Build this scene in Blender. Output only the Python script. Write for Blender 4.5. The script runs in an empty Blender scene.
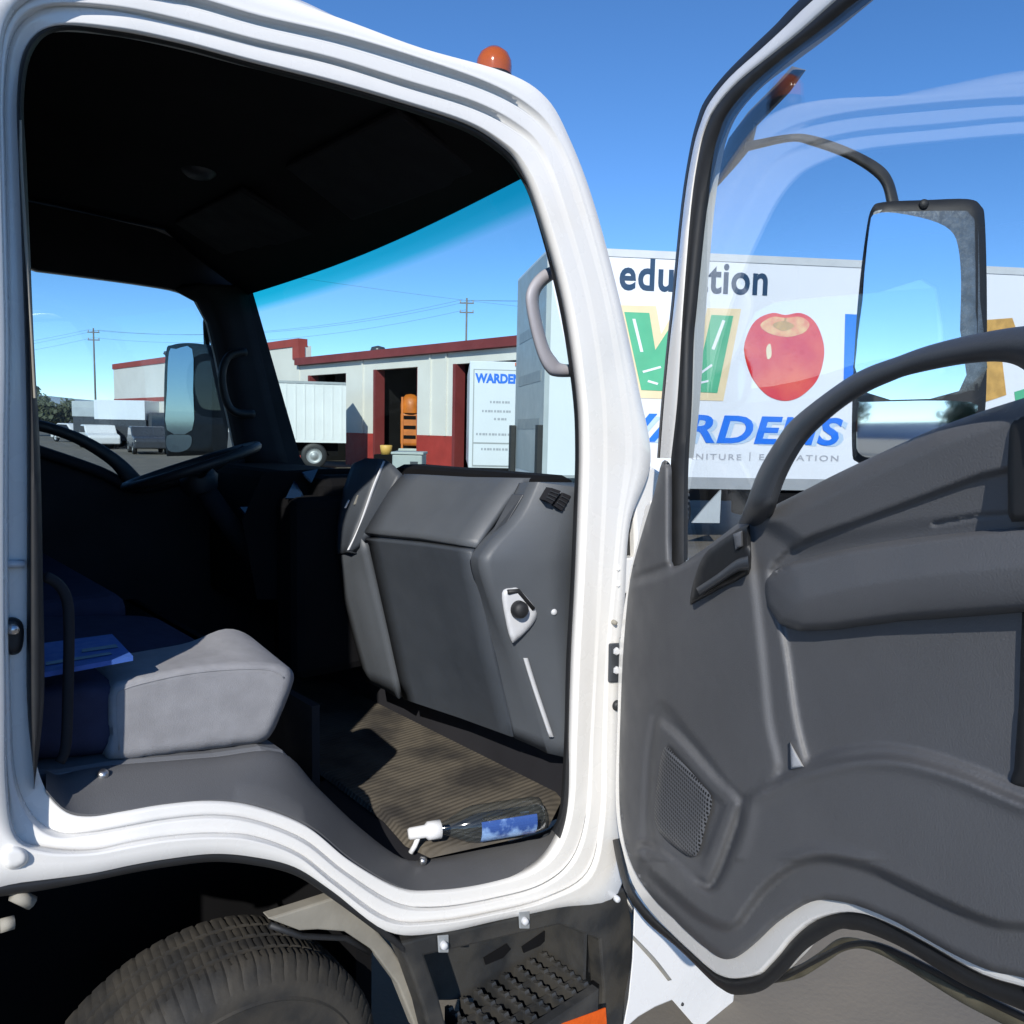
import bpy, bmesh, math, random
import numpy as np
from mathutils import Vector, Matrix
from mathutils.geometry import delaunay_2d_cdt

random.seed(7)
R = math.radians
scene = bpy.context.scene
COL = scene.collection

# ------------------------------------------------------------------ camera
# world frame: X = truck forward, Y = truck left, Z = up, ground z = 0
F = 800.0
CAM = Vector((0.0, -1.25, 1.65))
TH = R(41.7)                       # heading, from +Y towards +X
PITCH = math.atan(82.0 / F)
ROLL = 0.022
AH = Vector((math.sin(TH), math.cos(TH), 0))       # horizontal view axis
RH = Vector((math.cos(TH), -math.sin(TH), 0))      # horizontal right
fw = (AH * math.cos(PITCH) + Vector((0, 0, -1)) * math.sin(PITCH)).normalized()
up0 = RH.cross(fw).normalized()
rt = (RH * math.cos(ROLL) + up0 * math.sin(ROLL)).normalized()
up = rt.cross(fw).normalized()

def ray(px, py):
    return fw + rt * ((px - 512.0) / F) - up * ((py - 512.0) / F)
def onplane(px, py, p0, n):
    d = ray(px, py)
    return CAM + d * ((p0 - CAM).dot(n) / d.dot(n))
def onY(px, py, y): return onplane(px, py, Vector((0, y, 0)), Vector((0, 1, 0)))
def onX(px, py, x): return onplane(px, py, Vector((x, 0, 0)), Vector((1, 0, 0)))
def onZ(px, py, z): return onplane(px, py, Vector((0, 0, z)), Vector((0, 0, 1)))
def atd(px, py, d): return CAM + ray(px, py) * d

HINGE = Vector((1.46, -0.02, 0))
PHI = R(62)
DD = Vector((-math.cos(PHI), -math.sin(PHI), 0))      # along the open door
DN = Vector((-math.sin(PHI), math.cos(PHI), 0))       # door's inner side
def onD(px, py, h): return onplane(px, py, HINGE + DN * h, DN)

camd = bpy.data.cameras.new("camera")
camo = bpy.data.objects.new("camera", camd)
COL.objects.link(camo)
camd.sensor_width = 36
camd.lens = 36 * F / 1024
camd.clip_start = 0.02
camd.clip_end = 8000
m3 = Matrix((rt, up, -fw)).transposed()
camo.matrix_world = Matrix.Translation(CAM) @ m3.to_4x4()
scene.camera = camo

# ------------------------------------------------------------------ world and sun
SUN_EL = R(32)
sdir = Vector((-0.763, -0.646, 0)).normalized()
w = bpy.data.worlds.new("World"); scene.world = w; w.use_nodes = True
nt = w.node_tree
bg = nt.nodes["Background"]
sky = nt.nodes.new("ShaderNodeTexSky")
sky.sky_type = 'NISHITA'; sky.sun_disc = False
sky.sun_elevation = SUN_EL
sky.sun_rotation = math.atan2(sdir.x, sdir.y)
sky.altitude = 3500; sky.air_density = 1.0; sky.dust_density = 0.0; sky.ozone_density = 3.0
hs = nt.nodes.new("ShaderNodeHueSaturation"); hs.inputs["Saturation"].default_value = 1.18; hs.inputs["Hue"].default_value = 0.502; hs.inputs["Value"].default_value = 1.22
nt.links.new(sky.outputs[0], hs.inputs["Color"]); nt.links.new(hs.outputs[0], bg.inputs[0])
bg.inputs[1].default_value = 0.145
sl = bpy.data.lights.new("sun", 'SUN')
sl.energy = 4.8; sl.angle = R(0.5); sl.color = (1.0, 0.955, 0.88)
so = bpy.data.objects.new("sun", sl); COL.objects.link(so)
trav = Vector((-sdir.x * math.cos(SUN_EL), -sdir.y * math.cos(SUN_EL), -math.sin(SUN_EL)))
so.rotation_euler = trav.to_track_quat('-Z', 'Y').to_euler()
so.location = (-6, -6, 9)
scene.view_settings.view_transform = 'Standard'
scene.view_settings.look = 'None'
scene.view_settings.exposure = 0.2
scene.view_settings.gamma = 1
scene.render.engine = 'CYCLES'
scene.cycles.use_denoising = True
scene.cycles.max_bounces = 10
scene.cycles.transparent_max_bounces = 16
scene.cycles.caustics_reflective = False
scene.cycles.caustics_refractive = False

# ------------------------------------------------------------------ materials
def mat(name, col, rough=0.5, var=0.12, scale=6.0, bump=0.0, bscale=200.0, metal=0.0, spec=0.5, col2=None, coat=0.0, fac=(0.35, 0.7)):
    m = bpy.data.materials.new(name); m.use_nodes = True
    n = m.node_tree; b = n.nodes["Principled BSDF"]
    tc = n.nodes.new("ShaderNodeTexCoord")
    no = n.nodes.new("ShaderNodeTexNoise"); no.inputs["Scale"].default_value = scale; no.inputs["Detail"].default_value = 6
    n.links.new(tc.outputs["Object"], no.inputs["Vector"])
    rp = n.nodes.new("ShaderNodeValToRGB")
    c2 = col2 if col2 else tuple(c * (1 - var) for c in col)
    rp.color_ramp.elements[0].position = fac[0]; rp.color_ramp.elements[0].color = (*c2, 1)
    rp.color_ramp.elements[1].position = fac[1]; rp.color_ramp.elements[1].color = (*col, 1)
    n.links.new(no.outputs[0], rp.inputs[0]); n.links.new(rp.outputs[0], b.inputs["Base Color"])
    b.inputs["Roughness"].default_value = rough
    if 0.2 < rough < 0.8:
        n3 = n.nodes.new("ShaderNodeTexNoise"); n3.inputs["Scale"].default_value = scale * 3.1; n3.inputs["Detail"].default_value = 5
        mr = n.nodes.new("ShaderNodeMapRange"); mr.inputs[1].default_value = 0.3; mr.inputs[2].default_value = 0.7
        mr.inputs[3].default_value = rough - 0.07; mr.inputs[4].default_value = rough + 0.09
        n.links.new(tc.outputs["Object"], n3.inputs["Vector"]); n.links.new(n3.outputs[0], mr.inputs[0]); n.links.new(mr.outputs[0], b.inputs["Roughness"])
    b.inputs["Metallic"].default_value = metal
    b.inputs["Specular IOR Level"].default_value = spec
    b.inputs["Coat Weight"].default_value = coat
    b.inputs["Coat Roughness"].default_value = 0.08
    if bump:
        n2 = n.nodes.new("ShaderNodeTexNoise"); n2.inputs["Scale"].default_value = bscale; n2.inputs["Detail"].default_value = 3
        n.links.new(tc.outputs["Object"], n2.inputs["Vector"])
        bp = n.nodes.new("ShaderNodeBump"); bp.inputs["Strength"].default_value = bump; bp.inputs["Distance"].default_value = 0.002
        n.links.new(n2.outputs[0], bp.inputs["Height"]); n.links.new(bp.outputs[0], b.inputs["Normal"])
    return m

def glass(name, tint, rough=0.0, ior=1.45):
    m = bpy.data.materials.new(name); m.use_nodes = True
    n = m.node_tree; n.nodes.remove(n.nodes["Principled BSDF"])
    out = n.nodes["Material Output"]
    tr = n.nodes.new("ShaderNodeBsdfTransparent"); tr.inputs[0].default_value = (*tint, 1)
    gl = n.nodes.new("ShaderNodeBsdfGlossy"); gl.inputs["Roughness"].default_value = rough
    # two-sided Schlick reflectance, the same from either side of the pane
    f0 = ((ior - 1) / (ior + 1)) ** 2
    ge = n.nodes.new("ShaderNodeNewGeometry"); dt = n.nodes.new("ShaderNodeVectorMath"); dt.operation = 'DOT_PRODUCT'
    n.links.new(ge.outputs["Normal"], dt.inputs[0]); n.links.new(ge.outputs["Incoming"], dt.inputs[1])
    ab = n.nodes.new("ShaderNodeMath"); ab.operation = 'ABSOLUTE'; n.links.new(dt.outputs["Value"], ab.inputs[0])
    om = n.nodes.new("ShaderNodeMath"); om.operation = 'SUBTRACT'; om.inputs[0].default_value = 1; n.links.new(ab.outputs[0], om.inputs[1])
    pw = n.nodes.new("ShaderNodeMath"); pw.operation = 'POWER'; pw.inputs[1].default_value = 5; n.links.new(om.outputs[0], pw.inputs[0])
    fr = n.nodes.new("ShaderNodeMath"); fr.operation = 'MULTIPLY_ADD'; fr.inputs[1].default_value = 1 - f0; fr.inputs[2].default_value = f0
    n.links.new(pw.outputs[0], fr.inputs[0])
    mx = n.nodes.new("ShaderNodeMixShader")
    n.links.new(fr.outputs[0], mx.inputs[0]); n.links.new(tr.outputs[0], mx.inputs[1]); n.links.new(gl.outputs[0], mx.inputs[2])
    n.links.new(mx.outputs[0], out.inputs[0])
    return m

M = {}
M['paint'] = mat('white_paint', (0.79, 0.775, 0.745), 0.26, 0.05, 4.0, coat=0.4, col2=(0.70, 0.695, 0.67), fac=(0.2, 0.5))
M['grey'] = mat('grey_plastic', (0.106, 0.108, 0.114), 0.55, 0.10, 5.0, bump=0.25, bscale=420)
M['grey2'] = mat('mid_grey_plastic', (0.155, 0.16, 0.172), 0.5, 0.10, 5.0, bump=0.2, bscale=420)
M['dgrey'] = mat('dash_grey_plastic', (0.050, 0.058, 0.070), 0.5, 0.10, 5.0, bump=0.25, bscale=420)
M['dgrey2'] = mat('dash_mid_grey_plastic', (0.082, 0.091, 0.103), 0.5, 0.10, 5.0, bump=0.2, bscale=420)
M['greyd'] = mat('charcoal_plastic', (0.045, 0.05, 0.058), 0.45, 0.1, 5.0, bump=0.2, bscale=420)
M['black'] = mat('black_rubber', (0.014, 0.015, 0.017), 0.55, 0.2, 9)
M['dark'] = mat('dark_trim', (0.022, 0.022, 0.026), 0.7, 0.2, 4, spec=0.2)
M['liner'] = mat('headliner', (0.022, 0.022, 0.024), 0.9, 0.2, 4, spec=0.1)
M['under'] = mat('underbody_black', (0.008, 0.008, 0.009), 0.9, 0.3, 6, spec=0.1)
M['fabric'] = mat('seat_fabric', (0.30, 0.30, 0.315), 0.95, 0.15, 30, bump=0.5, bscale=900, spec=0.1)
M['fabricd'] = mat('shade_dark_fabric', (0.05, 0.052, 0.095), 0.95, 0.15, 30, bump=0.5, bscale=900, spec=0.1)  # dark cushion cover; its colour also deepens the shade on the seat
M['blackstep'] = mat('dusty_black_plastic', (0.022, 0.023, 0.024), 0.5, 0.3, 9, bump=0.2, bscale=200, col2=(0.046, 0.044, 0.040), fac=(0.42, 0.6))
M['metal'] = mat('bolt_metal', (0.6, 0.6, 0.6), 0.3, 0.1, 9, metal=1.0)
M['silver'] = mat('silver_plastic', (0.55, 0.56, 0.58), 0.35, 0.06, 8)
M['beige'] = mat('dusty_beige_metal', (0.30, 0.28, 0.235), 0.75, 0.3, 9, bump=0.2, bscale=80)
M['orange'] = mat('orange_reflector', (0.75, 0.11, 0.01), 0.2, 0.2, 60)
M['paper'] = mat('blue_paper', (0.045, 0.12, 0.42), 0.6, 0.08, 20)
M['paperw'] = mat('white_ink', (0.55, 0.6, 0.7), 0.6, 0.05, 20)
M['asphalt'] = mat('asphalt', (0.175, 0.15, 0.115), 0.9, 0.4, 1.4, bump=0.8, bscale=60, col2=(0.11, 0.10, 0.085), fac=(0.3, 0.7))
M['wallw'] = mat('white_wall_paint', (0.72, 0.70, 0.655), 0.7, 0.08, 0.8)
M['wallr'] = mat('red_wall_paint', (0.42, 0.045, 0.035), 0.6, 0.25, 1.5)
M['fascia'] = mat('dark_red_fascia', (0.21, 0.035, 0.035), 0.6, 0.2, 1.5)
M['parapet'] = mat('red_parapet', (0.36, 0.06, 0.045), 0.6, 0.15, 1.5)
M['gwall'] = mat('grey_wall_base', (0.14, 0.145, 0.15), 0.8, 0.2, 1.5)
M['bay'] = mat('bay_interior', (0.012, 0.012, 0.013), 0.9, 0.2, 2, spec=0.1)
M['box'] = mat('box_white', (0.66, 0.70, 0.745), 0.35, 0.03, 1.2)
M['boxend'] = mat('box_end_grey', (0.42, 0.46, 0.48), 0.4, 0.12, 2.0)
M['rail'] = mat('aluminium_rail', (0.36, 0.38, 0.39), 0.45, 0.1, 3, metal=0.3)
M['railw'] = mat('pale_rail', (0.52, 0.56, 0.58), 0.4, 0.1, 3)
M['navy'] = mat('navy_vinyl', (0.012, 0.045, 0.10), 0.4, 0.05, 3)
M['blue'] = mat('blue_vinyl', (0.015, 0.16, 0.70), 0.4, 0.05, 3)
M['pale'] = mat('pale_blue_vinyl', (0.42, 0.56, 0.72), 0.4, 0.05, 3)
M['green'] = mat('green_vinyl', (0.09, 0.42, 0.235), 0.4, 0.12, 3)
M['cream'] = mat('cream_vinyl', (0.72, 0.60, 0.38), 0.4, 0.08, 3)
M['gold'] = mat('gold_vinyl', (0.60, 0.36, 0.10), 0.4, 0.3, 8)
M['greytext'] = mat('grey_vinyl', (0.36, 0.38, 0.42), 0.4, 0.05, 3)
M['apple'] = mat('apple_red', (0.56, 0.015, 0.02), 0.3, 0.3, 2.2, col2=(0.66, 0.085, 0.035), fac=(0.35, 0.65))
M['applec'] = mat('apple_hollow', (0.72, 0.50, 0.20), 0.4, 0.3, 7, col2=(0.66, 0.22, 0.10))
M['tyre'] = None
M['leaf'] = mat('leaf_green', (0.05, 0.085, 0.03), 0.7, 0.5, 3)
M['leaf2'] = mat('olive_leaf', (0.085, 0.10, 0.05), 0.7, 0.5, 3)
M['bark'] = mat('bark', (0.09, 0.07, 0.05), 0.9, 0.3, 8)
M['hill'] = mat('hazy_ridge', (0.27, 0.33, 0.41), 1.0, 0.15, 0.01, spec=0.0)  # distance haze is put into this blue-grey ridge colour
M['wood'] = mat('pole_wood', (0.20, 0.19, 0.18), 0.9, 0.2, 3)
M['wire'] = mat('wire_black', (0.10, 0.11, 0.12), 0.6)
M['machine'] = mat('orange_machine_paint', (0.62, 0.17, 0.015), 0.5, 0.3, 3)
M['bin'] = mat('pale_green_grey_paint', (0.38, 0.43, 0.42), 0.5, 0.1, 3)
M['yellow'] = mat('yellow_plastic', (0.7, 0.42, 0.10), 0.5, 0.1, 3)
M['carw'] = mat('car_white', (0.72, 0.72, 0.72), 0.3, 0.05, 2)
M['cardark'] = mat('car_dark', (0.05, 0.055, 0.065), 0.3, 0.1, 2)
M['line'] = mat('road_paint', (0.62, 0.62, 0.58), 0.8, 0.3, 3)
M['glass_side'] = glass('window_glass', (0.78, 0.85, 0.86))
M['glass_door'] = glass('door_glass', (0.95, 0.975, 0.985), ior=2.0)
M['bottlep'] = glass('bottle_plastic', (0.86, 0.91, 0.95), 0.06, 1.6)
m = bpy.data.materials.new('mirror_silver'); m.use_nodes = True
b = m.node_tree.nodes["Principled BSDF"]; b.inputs["Metallic"].default_value = 1; b.inputs["Roughness"].default_value = 0.03
b.inputs["Base Color"].default_value = (0.86, 0.90, 0.92, 1); M['mirror'] = m
m = bpy.data.materials.new('dull_mirror'); m.use_nodes = True
b = m.node_tree.nodes["Principled BSDF"]; b.inputs["Metallic"].default_value = 1; b.inputs["Roughness"].default_value = 0.08
b.inputs["Base Color"].default_value = (0.36, 0.47, 0.55, 1); M['mirfar'] = m
M['mirgrey'] = mat('grey_mirror', (0.20, 0.22, 0.225), 0.25, 0.35, 60, metal=0.55)  # speckled grey for the border round the mirror glass
M['screen'] = mat('gloss_black_screen', (0.01, 0.02, 0.04), 0.05, 0.1, 3, spec=0.8)
m = bpy.data.materials.new('amber_lens'); m.use_nodes = True
b = m.node_tree.nodes["Principled BSDF"]; b.inputs["Base Color"].default_value = (0.50, 0.10, 0.006, 1)
b.inputs["Transmission Weight"].default_value = 0.3; b.inputs["Roughness"].default_value = 0.12; b.inputs["Subsurface Weight"].default_value = 0.0; b.inputs["Coat Weight"].default_value = 1
M['amber'] = m

# windshield with a teal band at its top (uv v = 0 at the top edge)
m = glass('windshield_glass', (1, 1, 1), ior=1.3); n = m.node_tree
tr = [x for x in n.nodes if x.type == 'BSDF_TRANSPARENT'][0]
uvn = n.nodes.new("ShaderNodeUVMap"); sx = n.nodes.new("ShaderNodeSeparateXYZ"); rp = n.nodes.new("ShaderNodeValToRGB")
n.links.new(uvn.outputs[0], sx.inputs[0]); n.links.new(sx.outputs[1], rp.inputs[0]); n.links.new(rp.outputs[0], tr.inputs[0])
e = rp.color_ramp.elements
e[0].position = 0.045; e[0].color = (0.03, 0.60, 0.50, 1)
e[1].position = 0.125; e[1].color = (0.72, 0.83, 0.80, 1)
e2 = e.new(0.085); e2.color = (0.10, 0.66, 0.56, 1)
M['windshield'] = m

# tyre rubber with tread blocks from a wave bump
m = mat('tyre_rubber', (0.016, 0.0155, 0.015), 0.8, 0.3, 14, bump=0.4, bscale=90, col2=(0.036, 0.032, 0.026), fac=(0.40, 0.62)); M['tyre'] = m
# perforated grille
m = mat('speaker_mesh', (0.10, 0.105, 0.115), 0.5, 0.1, 5); n = m.node_tree; b = n.nodes["Principled BSDF"]
tc = n.nodes.new("ShaderNodeUVMap")
vm = n.nodes.new("ShaderNodeVectorMath"); vm.operation = 'FRACTION'
vs = n.nodes.new("ShaderNodeVectorMath"); vs.operation = 'SCALE'; vs.inputs["Scale"].default_value = 125.0
ds = n.nodes.new("ShaderNodeVectorMath"); ds.operation = 'DISTANCE'; ds.inputs[1].default_value = (0.5, 0.5, 0)
gt = n.nodes.new("ShaderNodeMath"); gt.operation = 'GREATER_THAN'; gt.inputs[1].default_value = 0.33
n.links.new(tc.outputs[0], vs.inputs[0]); n.links.new(vs.outputs[0], vm.inputs[0]); n.links.new(vm.outputs[0], ds.inputs[0]); n.links.new(ds.outputs["Value"], gt.inputs[0])
mxr = n.nodes.new("ShaderNodeMix"); mxr.data_type = 'RGBA'
mxr.inputs[6].default_value = (0.006, 0.006, 0.007, 1); mxr.inputs[7].default_value = (0.115, 0.12, 0.13, 1)
n.links.new(gt.outputs[0], mxr.inputs[0]); n.links.new(mxr.outputs[2], b.inputs["Base Color"])
M['mesh'] = m
# ribbed dusty floor mat
m = mat('ribbed_floor_mat', (0.105, 0.09, 0.068), 0.85, 0.4, 7, col2=(0.034, 0.030, 0.026), fac=(0.36, 0.60)); n = m.node_tree; b = n.nodes["Principled BSDF"]
tc = n.nodes.new("ShaderNodeTexCoord"); wv = n.nodes.new("ShaderNodeTexWave"); wv.wave_type = 'BANDS'; wv.bands_direction = 'Y'
wv.inputs["Scale"].default_value = 19.0; wv.inputs["Distortion"].default_value = 0.4
bp = n.nodes.new("ShaderNodeBump"); bp.inputs["Strength"].default_value = 0.5; bp.inputs["Distance"].default_value = 0.004
n.links.new(tc.outputs["Object"], wv.inputs[0]); n.links.new(wv.outputs[1], bp.inputs["Height"]); n.links.new(bp.outputs[0], b.inputs["Normal"])
M['mat'] = m
# corrugated metal siding for walls / trailer
def corrugate(m, scale, direction='X', dist=0.03):
    n = m.node_tree; b = n.nodes["Principled BSDF"]
    tc = n.nodes.new("ShaderNodeUVMap"); wv = n.nodes.new("ShaderNodeTexWave"); wv.wave_type = 'BANDS'; wv.bands_direction = direction
    wv.inputs["Scale"].default_value = scale; wv.inputs["Distortion"].default_value = 0
    bp = n.nodes.new("ShaderNodeBump"); bp.inputs["Strength"].default_value = 0.5; bp.inputs["Distance"].default_value = dist
    n.links.new(tc.outputs[0], wv.inputs[0]); n.links.new(wv.outputs[1], bp.inputs["Height"]); n.links.new(bp.outputs[0], b.inputs["Normal"])
M['trailer'] = mat('trailer_white', (0.70, 0.72, 0.72), 0.45, 0.08, 1.0)

# ------------------------------------------------------------------ object helpers
WLOC = {}
def link(o, parent=None):
    COL.objects.link(o)
    if parent is not None:
        o.parent = parent
        o.matrix_parent_inverse = Matrix.Translation(-WLOC.get(parent.name, Vector((0, 0, 0))))
    return o
def tag(o, label=None, cat=None, group=None, kind=None):
    if label: o['label'] = label
    if cat: o['category'] = cat
    if group: o['group'] = group
    if kind: o['kind'] = kind
    return o
def empty(name, loc, label=None, cat=None, group=None):
    o = bpy.data.objects.new(name, None); COL.objects.link(o)
    o.location = loc; o.empty_display_size = 0.2
    WLOC[o.name] = Vector(loc)
    return tag(o, label, cat, group)

def mk(name, verts, faces, material, parent=None, smooth=True, solid=0.0, soff=0.0, bevel=0.0, uvs=None, angle=None, segs=2):
    me = bpy.data.meshes.new(name)
    me.from_pydata([tuple(v) for v in verts], [], faces)
    me.validate()
    bm = bmesh.new(); bm.from_mesh(me)
    if not solid and uvs is None: bmesh.ops.recalc_face_normals(bm, faces=bm.faces)
    bm.to_mesh(me); bm.free()
    mats = material if isinstance(material, (list, tuple)) else [material]
    for x in mats: me.materials.append(x)
    if uvs is not None:
        ul = me.uv_layers.new(name="UVMap")
        for p in me.polygons:
            for li in p.loop_indices:
                ul.data[li].uv = uvs[me.loops[li].vertex_index]
    if smooth:
        me.polygons.foreach_set('use_smooth', [True] * len(me.polygons))
    if angle is not None:
        me.set_sharp_from_angle(angle=R(angle))
    o = bpy.data.objects.new(name, me)
    link(o, parent)
    if solid:
        md = o.modifiers.new('solid', 'SOLIDIFY'); md.thickness = solid; md.offset = soff
    if bevel:
        md = o.modifiers.new('bevel', 'BEVEL'); md.width = bevel; md.segments = segs; md.limit_method = 'ANGLE'; md.angle_limit = R(35)
        md.harden_normals = False
    return o

class MB:
    def __init__(s): s.v = []; s.f = []; s.mi = []; s.cur = 0
    def add(s, vs, fs):
        o = len(s.v); s.v += [Vector(v) for v in vs]; s.f += [tuple(i + o for i in f) for f in fs]; s.mi += [s.cur] * len(fs)
    def box(s, p0, p1, fr=None):
        (x0, y0, z0), (x1, y1, z1) = p0, p1
        vs = [Vector(q) for q in [(x0, y0, z0), (x1, y0, z0), (x1, y1, z0), (x0, y1, z0), (x0, y0, z1), (x1, y0, z1), (x1, y1, z1), (x0, y1, z1)]]
        if fr: vs = [fr(v) for v in vs]
        s.add(vs, [(0, 3, 2, 1), (4, 5, 6, 7), (0, 1, 5, 4), (1, 2, 6, 5), (2, 3, 7, 6), (3, 0, 4, 7)])
    def tube(s, pts, r, n=10, caps=True):
        pts = [Vector(p) for p in pts]; rs = r if isinstance(r, (list, tuple)) else [r] * len(pts)
        o = len(s.v); prev = None
        for i, p in enumerate(pts):
            t = (pts[min(i + 1, len(pts) - 1)] - pts[max(i - 1, 0)]).normalized()
            a = prev if prev is not None else (Vector((0, 0, 1)) if abs(t.z) < 0.9 else Vector((1, 0, 0)))
            a = (a - t * a.dot(t)).normalized(); prev = a; bb = t.cross(a)
            for k in range(n):
                q = 2 * math.pi * k / n
                s.v.append(p + (a * math.cos(q) + bb * math.sin(q)) * rs[i])
        for i in range(len(pts) - 1):
            for k in range(n):
                s.f.append((o + i * n + k, o + i * n + (k + 1) % n, o + (i + 1) * n + (k + 1) % n, o + (i + 1) * n + k)); s.mi.append(s.cur)
        if caps:
            s.f.append(tuple(o + k for k in range(n))[::-1]); s.mi.append(s.cur)
            s.f.append(tuple(o + (len(pts) - 1) * n + k for k in range(n))); s.mi.append(s.cur)
    def lathe(s, prof, origin, axis, n=48, caps=False):
        # prof: (radius, along)
        origin = Vector(origin); axis = Vector(axis).normalized()
        a = (Vector((0, 0, 1)) if abs(axis.z) < 0.9 else Vector((1, 0, 0))); a = (a - axis * a.dot(axis)).normalized(); bb = axis.cross(a)
        o = len(s.v); L = len(prof)
        for k in range(n):
            q = 2 * math.pi * k / n; d = a * math.cos(q) + bb * math.sin(q)
            for (r_, h) in prof: s.v.append(origin + axis * h + d * r_)
        for k in range(n):
            k2 = (k + 1) % n
            for j in range(L - 1):
                s.f.append((o + k * L + j, o + k * L + j + 1, o + k2 * L + j + 1, o + k2 * L + j)); s.mi.append(s.cur)
        if caps:
            s.f.append(tuple(o + k * L for k in range(n))); s.mi.append(s.cur)
            s.f.append(tuple(o + k * L + L - 1 for k in range(n))[::-1]); s.mi.append(s.cur)
    def prism(s, poly, back):
        # poly: front loop (Vectors); back: function giving the back vertex
        poly = [Vector(p) for p in poly]; n = len(poly)
        vs = poly + [back(p) for p in poly]
        fs = [tuple(range(n)), tuple(range(2 * n - 1, n - 1, -1))] + [(i, i + n, (i + 1) % n + n, (i + 1) % n) for i in range(n)]
        s.add(vs, fs)
    def build(s, name, material, parent=None, smooth=False, bevel=0.0, angle=None, segs=2):
        o = mk(name, s.v, s.f, material, parent, smooth, bevel=bevel, angle=angle, segs=segs)
        if any(s.mi) and len(o.data.polygons) == len(s.mi):
            o.data.polygons.foreach_set('material_index', s.mi)
        return o

def cr(pts, n=6, closed=True):
    P = [np.array(p, float) for p in pts]; L = len(P); out = []
    rng = range(L) if closed else range(L - 1)
    for i in rng:
        if closed: p0, p1, p2, p3 = P[i - 1], P[i], P[(i + 1) % L], P[(i + 2) % L]
        else: p0, p1, p2, p3 = P[max(i - 1, 0)], P[i], P[i + 1], P[min(i + 2, L - 1)]
        for k in range(n):
            t = k / n
            out.append(0.5 * ((2 * p1) + (-p0 + p2) * t + (2 * p0 - 5 * p1 + 4 * p2 - p3) * t * t + (-p0 + 3 * p1 - 3 * p2 + p3) * t ** 3))
    if not closed: out.append(P[-1])
    return out

def sdist(pts, poly, closed=True):
    """distance from pts (N,2) to a polyline; and inside flag"""
    pts = np.asarray(pts, float); poly = np.asarray(poly, float)
    A = poly; B = np.roll(poly, -1, 0)
    if not closed: A = poly[:-1]; B = poly[1:]
    d = np.full(len(pts), 1e9); ins = np.zeros(len(pts), bool)
    for a, b_ in zip(A, B):
        ab = b_ - a; L2 = (ab ** 2).sum() + 1e-9
        t = np.clip(((pts - a) @ ab) / L2, 0, 1)
        d = np.minimum(d, np.sqrt(((pts - a - t[:, None] * ab) ** 2).sum(1)))
        if closed:
            c = ((a[1] > pts[:, 1]) != (b_[1] > pts[:, 1]))
            with np.errstate(divide='ignore', invalid='ignore'):
                xi = (b_[0] - a[0]) * (pts[:, 1] - a[1]) / (b_[1] - a[1] + 1e-12) + a[0]
            ins ^= (c & (pts[:, 0] < xi))
    return d, ins
def sd(pts, poly):
    d, i = sdist(pts, poly); return np.where(i, d, -d)
def sstep(x, a, b_):
    t = np.clip((x - a) / (b_ - a), 0, 1); return t * t * (3 - 2 * t)

def relief(name, outline, proj, hfun, step, back, material, parent=None, uvproj=None, smooth=True, angle=None):
    """a moulded panel: outline in picture coordinates laid on a real surface by proj(px,py,h)"""
    ol = np.array([tuple(p) for p in outline], float)
    x0, y0 = ol.min(0); x1, y1 = ol.max(0)
    gx, gy = np.meshgrid(np.arange(x0, x1, step), np.arange(y0, y1, step))
    g = np.stack([gx.ravel(), gy.ravel()], 1) + np.random.RandomState(1).uniform(-.02, .02, (gx.size, 2)) * step
    s = sd(g, ol); g = g[s > step * 0.45]
    allp = np.concatenate([ol, g]); n = len(ol)
    vs, es, fs, *_ = delaunay_2d_cdt([Vector(p) for p in allp], [(i, (i + 1) % n) for i in range(n)], [], 1, 1e-4)
    arr = np.array([tuple(v) for v in vs])
    h = hfun(arr)
    V = [proj(p[0], p[1], hh) for p, hh in zip(arr, h)]
    F_ = [tuple(f) for f in fs]
    # boundary edges -> side walls to the back
    cnt = {}
    for f in F_:
        for i in range(len(f)):
            a, b_ = f[i], f[(i + 1) % len(f)]; cnt[(a, b_)] = 1
    be = [(a, b_) for (a, b_) in cnt if (b_, a) not in cnt]
    bmap = {}
    for a, b_ in be:
        for q in (a, b_):
            if q not in bmap:
                bmap[q] = len(V); 
                pf = V[q]; V.append(proj(arr[q][0], arr[q][1], back) if not callable(back) else back(pf))
    for a, b_ in be: F_.append((b_, a, bmap[a], bmap[b_]))
    uvs = None
    if uvproj: uvs = [uvproj(v) for v in V]
    return mk(name, V, F_, material, parent, smooth, uvs=uvs, angle=angle)

def pillow(name, outline, proj, h0, h1, rad, step, material, parent=None, uvproj=None, angle=60, back=None):
    ol = np.array([tuple(p) for p in outline], float)
    def hf(a):
        d, _ = sdist(a, ol)
        q = np.clip(d / rad, 0, 1)
        return h0 + (h1 - h0) * np.sqrt(np.clip(1 - (1 - q) ** 2, 0, 1))
    return relief(name, outline, proj, hf, step, h0 - 0.006 if back is None else back, material, parent, uvproj, angle=angle)

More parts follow.
